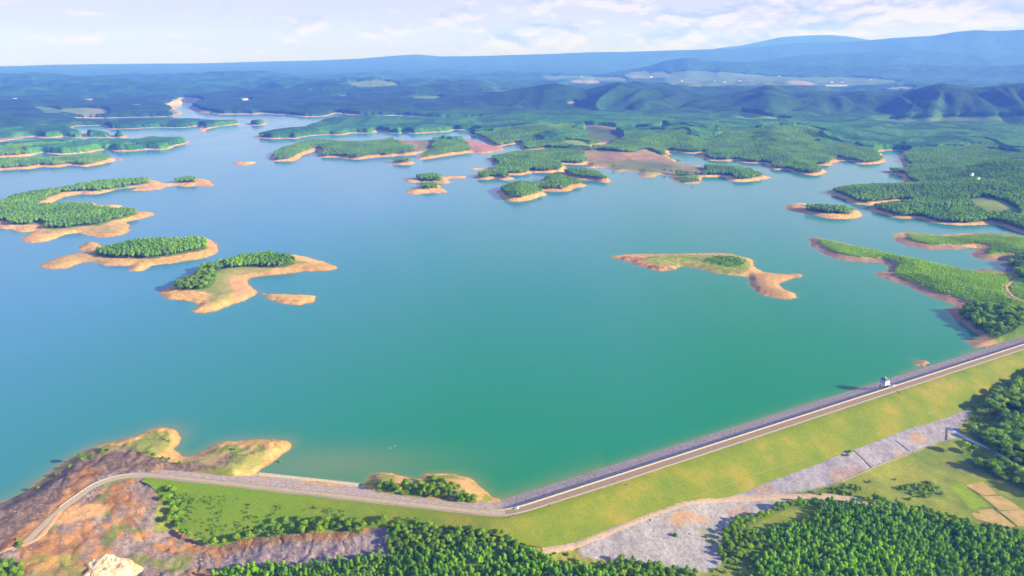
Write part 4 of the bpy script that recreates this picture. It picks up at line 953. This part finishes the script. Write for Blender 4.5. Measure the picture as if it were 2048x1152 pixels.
bxp = np.array([(*hit(x, y), 0.0) for x, y in bx_]); bxp[:, 2] = gz(bxp[:, 0], bxp[:, 1]) + .5
P4 = np.concatenate([P4, bxp]); s4 = np.concatenate([s4, .80 + .35 * np.random.default_rng(6).random(len(bxp))])
r4 = np.hypot(P4[:, 0], P4[:, 1]); s4 = np.where(r4 > 480, s4 * 1.1, s4 * .60)
hole = (fbm(P4[:, 0], P4[:, 1], 14, 2, 64) < .76) | (np.arange(len(P4)) >= len(P4) - len(bxp)); P4, s4 = P4[hole], s4[hole]
k, src = individuals(P4, s4, 'broad', 'broadleaf_tree', 300, lab_broad, 'tree'); gn_scatter('broadleaf_wood', P4[k], s4[k], src, 2)
LT = resample([hit(x, y) for x, y in [(2030, 560), (2012, 572), (2014, 582), (2026, 594), (2048, 603), (2090, 615)]], 2.0)
P2 = scatter(2, 3.6, FARR + 420, seed=13, jitterf=.36); P2 = P2[np.hypot(P2[:, 0], P2[:, 1]) < far_edge(P2[:, 0], P2[:, 1])]; s2 = sizes(P2, .68, .92, 3)
def lab_old(px, py):
    if px < 330 and py > 440 or px < 440 and py > 468: return 'mature green tree of the wood on the long sandy island', 'trees of the wood on the long sandy island'
    if px < 330: return 'mature green tree on the hook shaped wooded island', 'trees on the hook shaped island'
    if px < 700: return 'mature green tree on the boot shaped sandy island', 'trees on the boot shaped island'
    return 'mature green tree on a far wooded island', 'trees on the far wooded islands'
k, src = individuals(P2, s2, 'old', 'island_tree', 300, lab_old, 'tree'); gn_scatter('island_wood', P2[k], s2[k], src, 3)
P3 = scatter(3, 1.9, 1500, seed=14, jitterf=.3); P3 = P3[np.min(np.hypot(P3[:, :1] - LT[:, 0], P3[:, 1:2] - LT[:, 1]), axis=1) > 3.6]; s3 = sizes(P3, .42, .78, 4)
k, src = individuals(P3, s3, 'sap', 'sapling', 60, lambda a, b: ('bright green sapling on the long green peninsula', 'saplings on the long green peninsula'), 'sapling'); gn_scatter('sapling_cover', P3[k], s3[k], src, 4)
P5 = scatter(5, 2.6, 1500, seed=15, jitterf=.48, thin=.6); s5 = sizes(P5, .5, 1.2, 5)
extra_px = [(206, 900), (212, 897), (218, 901), (204, 904), (170, 915), (176, 911), (165, 919), (118, 948), (112, 950), (75, 978), (140, 934), (330, 880), (338, 884), (1700, 905), (1695, 912), (1820, 1000), (1640, 990), (1850, 985), (1862, 968), (1790, 960), (1740, 965), (1625, 985),
            (540, 1052), (35, 1080), (42, 1088), (40, 1095), (560, 925), (470, 900), (1350, 1072), (1412, 1075), (1425, 1085), (1420, 1095)]
ex = np.array([(*hit(x, y), 0) for x, y in extra_px]); ex[:, 2] = gz(ex[:, 0], ex[:, 1])
P5 = np.concatenate([P5, ex]); s5 = np.concatenate([s5, .7 + .5 * np.random.default_rng(5).random(len(ex))])
def lab_shrub(px, py):
    if px < 500: return 'low green shrub on the brown headland at the left', 'shrubs on the brown headland'
    if px < 1500: return 'low green shrub beside the foot of the dam', 'shrubs near the foot of the dam'
    if py > 870: return 'low green shrub in the meadow below the rock apron', 'shrubs in the meadow below the apron'
    return 'low green shrub at the right end of the dam', 'shrubs at the right end of the dam'
k, src = individuals(P5, s5, 'shrub', 'shrub', 250, lab_shrub, 'shrub', 'foliage'); gn_scatter('shrub_cover', P5[k], s5[k], src, 5)
# tufts on the left part of the dam's grass, standing on the slope
g = np.random.default_rng(8); T = []
for _ in range(9000):
    i = g.integers(I0 + 4, I0 + 90); s = 10 + g.random() * (TOES[i] - 11)
    if s < 11: continue
    p_ = AX[i] + NOR[i] * s + g.normal(size=2) * 1.0; px, py = project(p_[0], p_[1], dam_z(np.array(s)))
    T.append((p_[0], p_[1], float(dam_z(np.array(s))) - .1, px))
T = np.array(T); dn = fbm(T[:, 0], T[:, 1], 9, 3, 90); pr = np.clip(1.35 - (T[:, 3] - 380) / 380, 0, 1)
T = T[(g.random(len(T)) < pr * .20) & (dn > .46)][:, :3]
gn_scatter('tuft_cover', T, .22 + .3 * g.random(len(T)), src, 6)

# ------------------------------------------------------------------ rubble
M_stone = plain('pale_stone', (.20, .16, .15, 1), (.46, .40, .36, 1), .9, .9, .3)
def rock_mesh(seed):
    g = np.random.default_rng(seed); v = ICV * (1 + (g.random(len(ICV)) - .5) * .55)[:, None] * np.array([1, .8, .55])
    return mk('boulder', v.tolist(), ICF, M_stone)
ROCKS = [rock_mesh(i) for i in range(3)]
bould_px = [(1012, 1034), (1019, 1034.5), (1025, 1033), (1030, 1030), (1100, 1009), (1118, 1002), (1185, 977), (175, 1130), (185, 1122), (1260, 946 + 22), (1302, 1040), (1380, 1068)]
rsrc = []
for q, (x, y) in enumerate(bould_px):
    X_, Y_ = (at(x, y, CREST) if q < 7 or q == 9 else hit(x, y))
    o = bpy.data.objects.new('boulder', ROCKS[q % 3]); COL.objects.link(o)
    z = CREST - .05 if (q < 7 or q == 9) else gz(X_, Y_)[0]
    o.location = (X_, Y_, z + .1); o.scale = (.55, .55, .6) if q < 7 else (.9, .9, .8); o.rotation_euler = (0, 0, q * 1.7)
    if q < 7 or q == 9: tag(o, 'small pale stone on the outer shoulder of the crest road', 'stone', 'pale stones on the road shoulder')
    else: tag(o, 'pale boulder on bare ground below the dam', 'stone', 'pale boulders below the dam')
    if q < 3: rsrc.append((o,))
scr = nearland & (GR < 430) & (fbm(GX, GY, 6, 2, 91) > .45) & (FK == 0) & ~foot & (GX < -60)
PR = scatter(0, 1.5, 430, mask=scr, seed=21, thin=.35); gn_scatter('rubble', PR, .15 + .75 * np.random.default_rng(9).random(len(PR)) ** 3, rsrc, 7)
ap = np.zeros(GX.shape, bool)
for spec in ('N -150,1010 0,905 330,810 480,795 700,805 640,862 500,905 440,1050 330,1142 60,1092 -60,1080', 'N 480,785 830,650 1290,470 1560,385 1590,420 1480,530 1140,658 900,748'):
    ap |= sdf_poly(GX, GY, gpoly(spec, 1), 5) > 0
PR = scatter(0, 1.4, 560, mask=ap & ~foot, seed=22, thin=.4); gn_scatter('rubble', PR, .12 + .3 * np.random.default_rng(10).random(len(PR)) ** 2, rsrc, 8)

# pale sandstone outcrop at the bottom left: a humped rock with ledges
def outcrop():
    c = np.array(hit(222, 1140)); n_ = 46; V = []; F_ = []
    for i in range(n_):
        for j in range(n_):
            u = (i / (n_ - 1) - .5) * 2; v = (j / (n_ - 1) - .5) * 2
            x = c[0] + u * 15.5; y = c[1] + v * 11.5
            ang = math.atan2(v, u); lim = .86 + .10 * math.sin(3 * ang + 1) + .05 * math.sin(7 * ang)
            rr = math.hypot(u, v) / lim; env = max(0.0, 1 - rr ** 3)
            xa, ya = np.array([x]), np.array([y])
            hgt = 2.4 * env * (.45 + float(fbm(xa, ya, 6, 4, 71, .6)[0])) 
            crack = abs(float(fbm(xa, ya, 3.6, 3, 72)[0]) - .5)
            hgt -= 1.3 * math.exp(-(crack / .025) ** 2) * env
            V.append((x, y, gz(x, y)[0] + (hgt if env > 0 else -1.2)))
    for i in range(n_ - 1):
        for j in range(n_ - 1): F_.append((i * n_ + j, (i + 1) * n_ + j, (i + 1) * n_ + j + 1, i * n_ + j + 1))
    m_ = plain('sandstone', (.55, .33, .18, 1), (.92, .82, .58, 1), .16, .9, .5, 8)
    o = mesh_obj('rock_outcrop', V, F_, m_, None, False)
    tag(o, 'pale yellow cracked rock outcrop at the bottom left of the bare slope', 'rock')
outcrop()

# ------------------------------------------------------------------ gatehouse on the upstream face
def boxv(x0, x1, y0, y1, z0, z1):
    V = [(x, y, z) for z in (z0, z1) for y in (y0, y1) for x in (x0, x1)]
    return V, [(0, 2, 3, 1), (4, 5, 7, 6), (0, 1, 5, 4), (2, 6, 7, 3), (0, 4, 6, 2), (1, 3, 7, 5)]
def boxes(name, lst, mat, parent):
    V = []; F_ = []
    for b in lst:
        v, f = boxv(*b); o = len(V); V += v; F_ += [tuple(i + o for i in q) for q in f]
    return mesh_obj(name, V, F_, mat, parent)
M_white = plain('white_render', (.84, .86, .90, 1), (.90, .91, .93, 1), .8, .7, .05)
M_roof = plain('slate_blue_roof', (.10, .15, .22, 1), (.17, .23, .31, 1), 1.2, .5, .1)
mgl, t, p = material('window_glass', .08, .5); p.inputs['Base Color'].default_value = (.02, .03, .06, 1)
gh = bpy.data.objects.new('gatehouse', None); COL.objects.link(gh)
gi_ = int(np.argmin(np.hypot(*(AX - np.array(at(1775, 768.5, CREST + .8))).T)))
hc = AX[gi_] - NOR[gi_] * 7.2
gh.location = (hc[0], hc[1], CREST); gh.rotation_euler = (0, 0, math.atan2(tan_[gi_][1], tan_[gi_][0]))
gh.scale = (.9, .9, .9); tag(gh, 'small white gatehouse with dark blue hipped roof and footbridge beside the dam crest', 'gatehouse')
# local x runs along the dam, local -y points to the crest
w2 = 2.7
boxes('wall', [(-w2, w2, -w2, w2, 0, 3.6)], M_white, gh)
boxes('floor_slab', [(-w2 - .5, w2 + .5, -w2 - .5, w2 + .5, -.35, 0)], M_white, gh)
boxes('pier', [(-2.3, -1.7, -2.3, -1.7, -9, -.35), (1.7, 2.3, -2.3, -1.7, -9, -.35), (-2.3, -1.7, 1.7, 2.3, -9, -.35), (1.7, 2.3, 1.7, 2.3, -9, -.35)], M_concd, gh)
e = w2 + .4
rf = mesh_obj('roof', [(-e, -e, 3.6), (e, -e, 3.6), (e, e, 3.6), (-e, e, 3.6), (-e, -e, 3.85), (e, -e, 3.85), (e, e, 3.85), (-e, e, 3.85), (-.7, 0, 5.9), (.7, 0, 5.9)],
     [(0, 3, 2, 1), (0, 1, 5, 4), (1, 2, 6, 5), (2, 3, 7, 6), (3, 0, 4, 7), (4, 5, 9, 8), (5, 6, 9), (6, 7, 8, 9), (7, 4, 8)], M_roof, gh)
boxes('ridge_cap', [(-.9, .9, -.12, .12, 5.85, 6.05)], M_white, rf)
for yy in (1.5, -.1):
    wf = boxes('window', [(-w2 - .06, -w2 + .02, yy - .62, yy + .62, 1.05, 1.15), (-w2 - .06, -w2 + .02, yy - .62, yy + .62, 2.65, 2.75), (-w2 - .06, -w2 + .02, yy - .62, yy - .52, 1.15, 2.65), (-w2 - .06, -w2 + .02, yy + .52, yy + .62, 1.15, 2.65), (-w2 - .05, -w2 + .02, yy - .04, yy + .04, 1.15, 2.65)], M_white, gh)
    boxes('pane', [(-w2 - .03, -w2 + .03, yy - .52, yy + .52, 1.15, 2.65)], mgl, wf)
dr = boxes('door', [(-w2 - .04, -w2 + .02, -2.2, -1.25, .02, 2.4)], plain('blue_door', (.10, .25, .45, 1), (.14, .3, .5, 1), 2), gh)
boxes('handle', [(-w2 - .09, -w2 - .04, -1.45, -1.38, 1.1, 1.25)], M_concd, dr)
wf = boxes('window', [(-.7, .7, -w2 - .06, -w2 + .02, 1.05, 1.15), (-.7, .7, -w2 - .06, -w2 + .02, 2.55, 2.65), (-.7, -.6, -w2 - .06, -w2 + .02, 1.15, 2.55), (.6, .7, -w2 - .06, -w2 + .02, 1.15, 2.55)], M_white, gh)
boxes('pane', [(-.6, .6, -w2 - .03, -w2 + .03, 1.15, 2.55)], mgl, wf)
br = boxes('footbridge', [(-.3, 1.1, -7.4, -w2 - .5, -.3, .0)], M_concd, gh)
boxes('railing', [(q, q + .06, -7.4, -w2 - .5, h, h + .07) for q in (-.3, 1.04) for h in (.5, .95)] + [(q, q + .06, yv, yv + .07, 0, .95) for q in (-.3, 1.04) for yv in (-7.4, -6.2, -5.0, -3.9)], M_white, br)
boxes('balcony_rail', [(-e + .2, e - .2, -w2 - .55, -w2 - .5, .9, 1.0), (w2 + .45, w2 + .5, -w2 - .5, w2, .9, 1.0)] + [(q, q + .06, -w2 - .55, -w2 - .5, 0, .9) for q in (-3, -2, -1.2, 1.2, 2, 3)], M_white, gh)
# portal posts where the footbridge meets the crest
po = boxes('bridge_portal', [(-.55, -.3, -.15, .15, 0, 2.0), (1.1, 1.35, -.15, .15, 0, 2.0), (-.55, 1.35, -.12, .12, 2.0, 2.2)], M_white, None)
pp_ = AX[gi_] + NOR[gi_] * .55; po.location = (pp_[0], pp_[1], CREST + .02); po.rotation_euler = gh.rotation_euler
tag(po, 'white gateway posts on the crest at the end of the gatehouse footbridge', 'gateway')

# barrier block where the wall starts at the bend
bi = int(np.argmin(np.hypot(*(AX - np.array(at(1036, 1014, CREST + .8))).T))); bp_ = AX[bi] + NOR[bi] * .75
kb = boxes('marker_block', [(-.8, .8, -.55, .55, 0, 1.5), (-.9, .9, -.65, .65, 1.5, 1.65), (-2.3, -1.9, -.3, .3, 0, 1.4)], M_white, None)
kb.scale = (.7, .7, .7); kb.location = (bp_[0], bp_[1], CREST + .03); kb.rotation_euler = (0, 0, math.atan2(tan_[bi][1], tan_[bi][0]))
tag(kb, 'white concrete block beside the parapet wall at the bend of the dam', 'block')

# two pale specks afloat in front of the spur
M_boat = plain('boat_paint', (.22, .38, .33, 1), (.34, .48, .42, 1), 2)
def boat(px, py, label, rz):
    x, y = at(px, py, 0); V = []; F_ = []; n_ = 9
    for i in range(n_):
        u = i / (n_ - 1) * 2 - 1; wv = .45 * (1 - abs(u) ** 2.4) + .02; k_ = u * 1.7
        V += [(k_, -wv, .32 + .12 * u * u), (k_, -wv * .6, -.08), (k_, wv * .6, -.08), (k_, wv, .32 + .12 * u * u), (k_, wv * .8, .12), (k_, -wv * .8, .12)]
    for i in range(n_ - 1):
        for j in range(6): F_.append((i * 6 + j, (i + 1) * 6 + j, (i + 1) * 6 + (j + 1) % 6, i * 6 + (j + 1) % 6))
    F_ += [tuple(range(5, -1, -1)), tuple((n_ - 1) * 6 + j for j in range(6))]
    o = mesh_obj('small_boat', V, F_, M_boat); o.location = (x, y, .02); o.rotation_euler = (0, 0, rz); o.scale = (.5, .5, .5)
    tag(o, label, 'boat', 'small pale boats near the dam bend')
boat(781.5, 896.5, 'small pale boat on open green water, nearer the spur', .6); boat(790, 892, 'small pale boat on open green water, farther from the spur', .7)

# ------------------------------------------------------------------ far buildings
M_tile = plain('red_tile', (.45, .16, .1, 1), (.55, .22, .14, 1), .4, .8, 0)
def house(px, py, w_, d_, h_, rz, roofm, label, group=None):
    x, y = hit(px, py); z = gz(x, y)[0]
    o = bpy.data.objects.new('distant_house', None); COL.objects.link(o); o.location = (x, y, z); o.rotation_euler = (0, 0, rz)
    tag(o, label, 'house', group)
    boxes('wall', [(-w_ / 2, w_ / 2, -d_ / 2, d_ / 2, -1, h_)], M_white, o)
    e_ = .4; a_, b_ = w_ / 2 + e_, d_ / 2 + e_
    mesh_obj('roof', [(-a_, -b_, h_), (a_, -b_, h_), (a_, b_, h_), (-a_, b_, h_), (-a_, 0, h_ + d_ * .3), (a_, 0, h_ + d_ * .3)], [(0, 3, 2, 1), (0, 1, 5, 4), (2, 3, 4, 5), (0, 4, 3), (1, 2, 5)], roofm, o)
house(1941.5, 359, 5, 5, 13, .2, M_roof, 'small white hut standing in the dark wood at the right, left of two', 'white huts in the wood at the right')
house(1954, 367, 4.5, 4.5, 12, .2, M_roof, 'small white hut standing in the dark wood at the right, right of two', 'white huts in the wood at the right')
house(274, 214, 40, 14, 9, .1, M_conc, 'long white building behind the far left creek')
house(262, 216, 50, 10, 5, .05, M_conc, 'low white shed beside the long white building at the far left')
house(31.5, 202, 16, 12, 12, .3, M_conc, 'lone white house on the far left plain'); house(304, 198.5, 18, 12, 10, 0, M_conc, 'small white house on the plain behind the creek')
house(491, 201, 26, 14, 9, .1, M_conc, 'white building in the pale clearing beyond the lake')
gg = np.random.default_rng(44); vil = []
for q in range(46):
    px = 1150 + gg.random() * 780; py = 148 + gg.random() * 24 + (px < 1350) * -6
    c_ = ['white', 'red'][q % 2]
    lb = ('tiny white house of the far village beyond the mountains', 'white houses of the far village') if q % 2 == 0 else ('tiny red roofed house of the far village beyond the mountains', 'red roofed houses of the far village')
    house(px, py, 14 + gg.random() * 18, 9 + gg.random() * 6, 6 + gg.random() * 4, gg.random() * .8 - .4, M_conc if q % 2 == 0 else M_tile, *lb)

# ------------------------------------------------------------------ air
def haze_box():
    zb = float(HZ.min()) - 9; V, F_ = boxv(-24500, 24500, -2500, 24400, zb, max(1080.0, float(HZ.max()) + 30))
    m = bpy.data.materials.new('haze_air'); m.use_nodes = True; t = NT(m.node_tree)
    v = t.n('ShaderNodeVolumePrincipled', {'Color': (.075, .19, 1.0, 1), 'Density': 1.75e-4, 'Anisotropy': 0.0, 'Absorption Color': (1, 1, 1, 1)})
    t.t.links.new(v.outputs[0], t.n('ShaderNodeOutputMaterial').inputs['Volume'])
    o = mesh_obj('haze', V, F_, m); tag(o, kind='stuff')
haze_box()
print('counts', len(P1), len(P2), len(P3), len(P4), len(P5), len(T), 'objs', len(bpy.data.objects), 'zmax', HZ.max(), HZ.min())
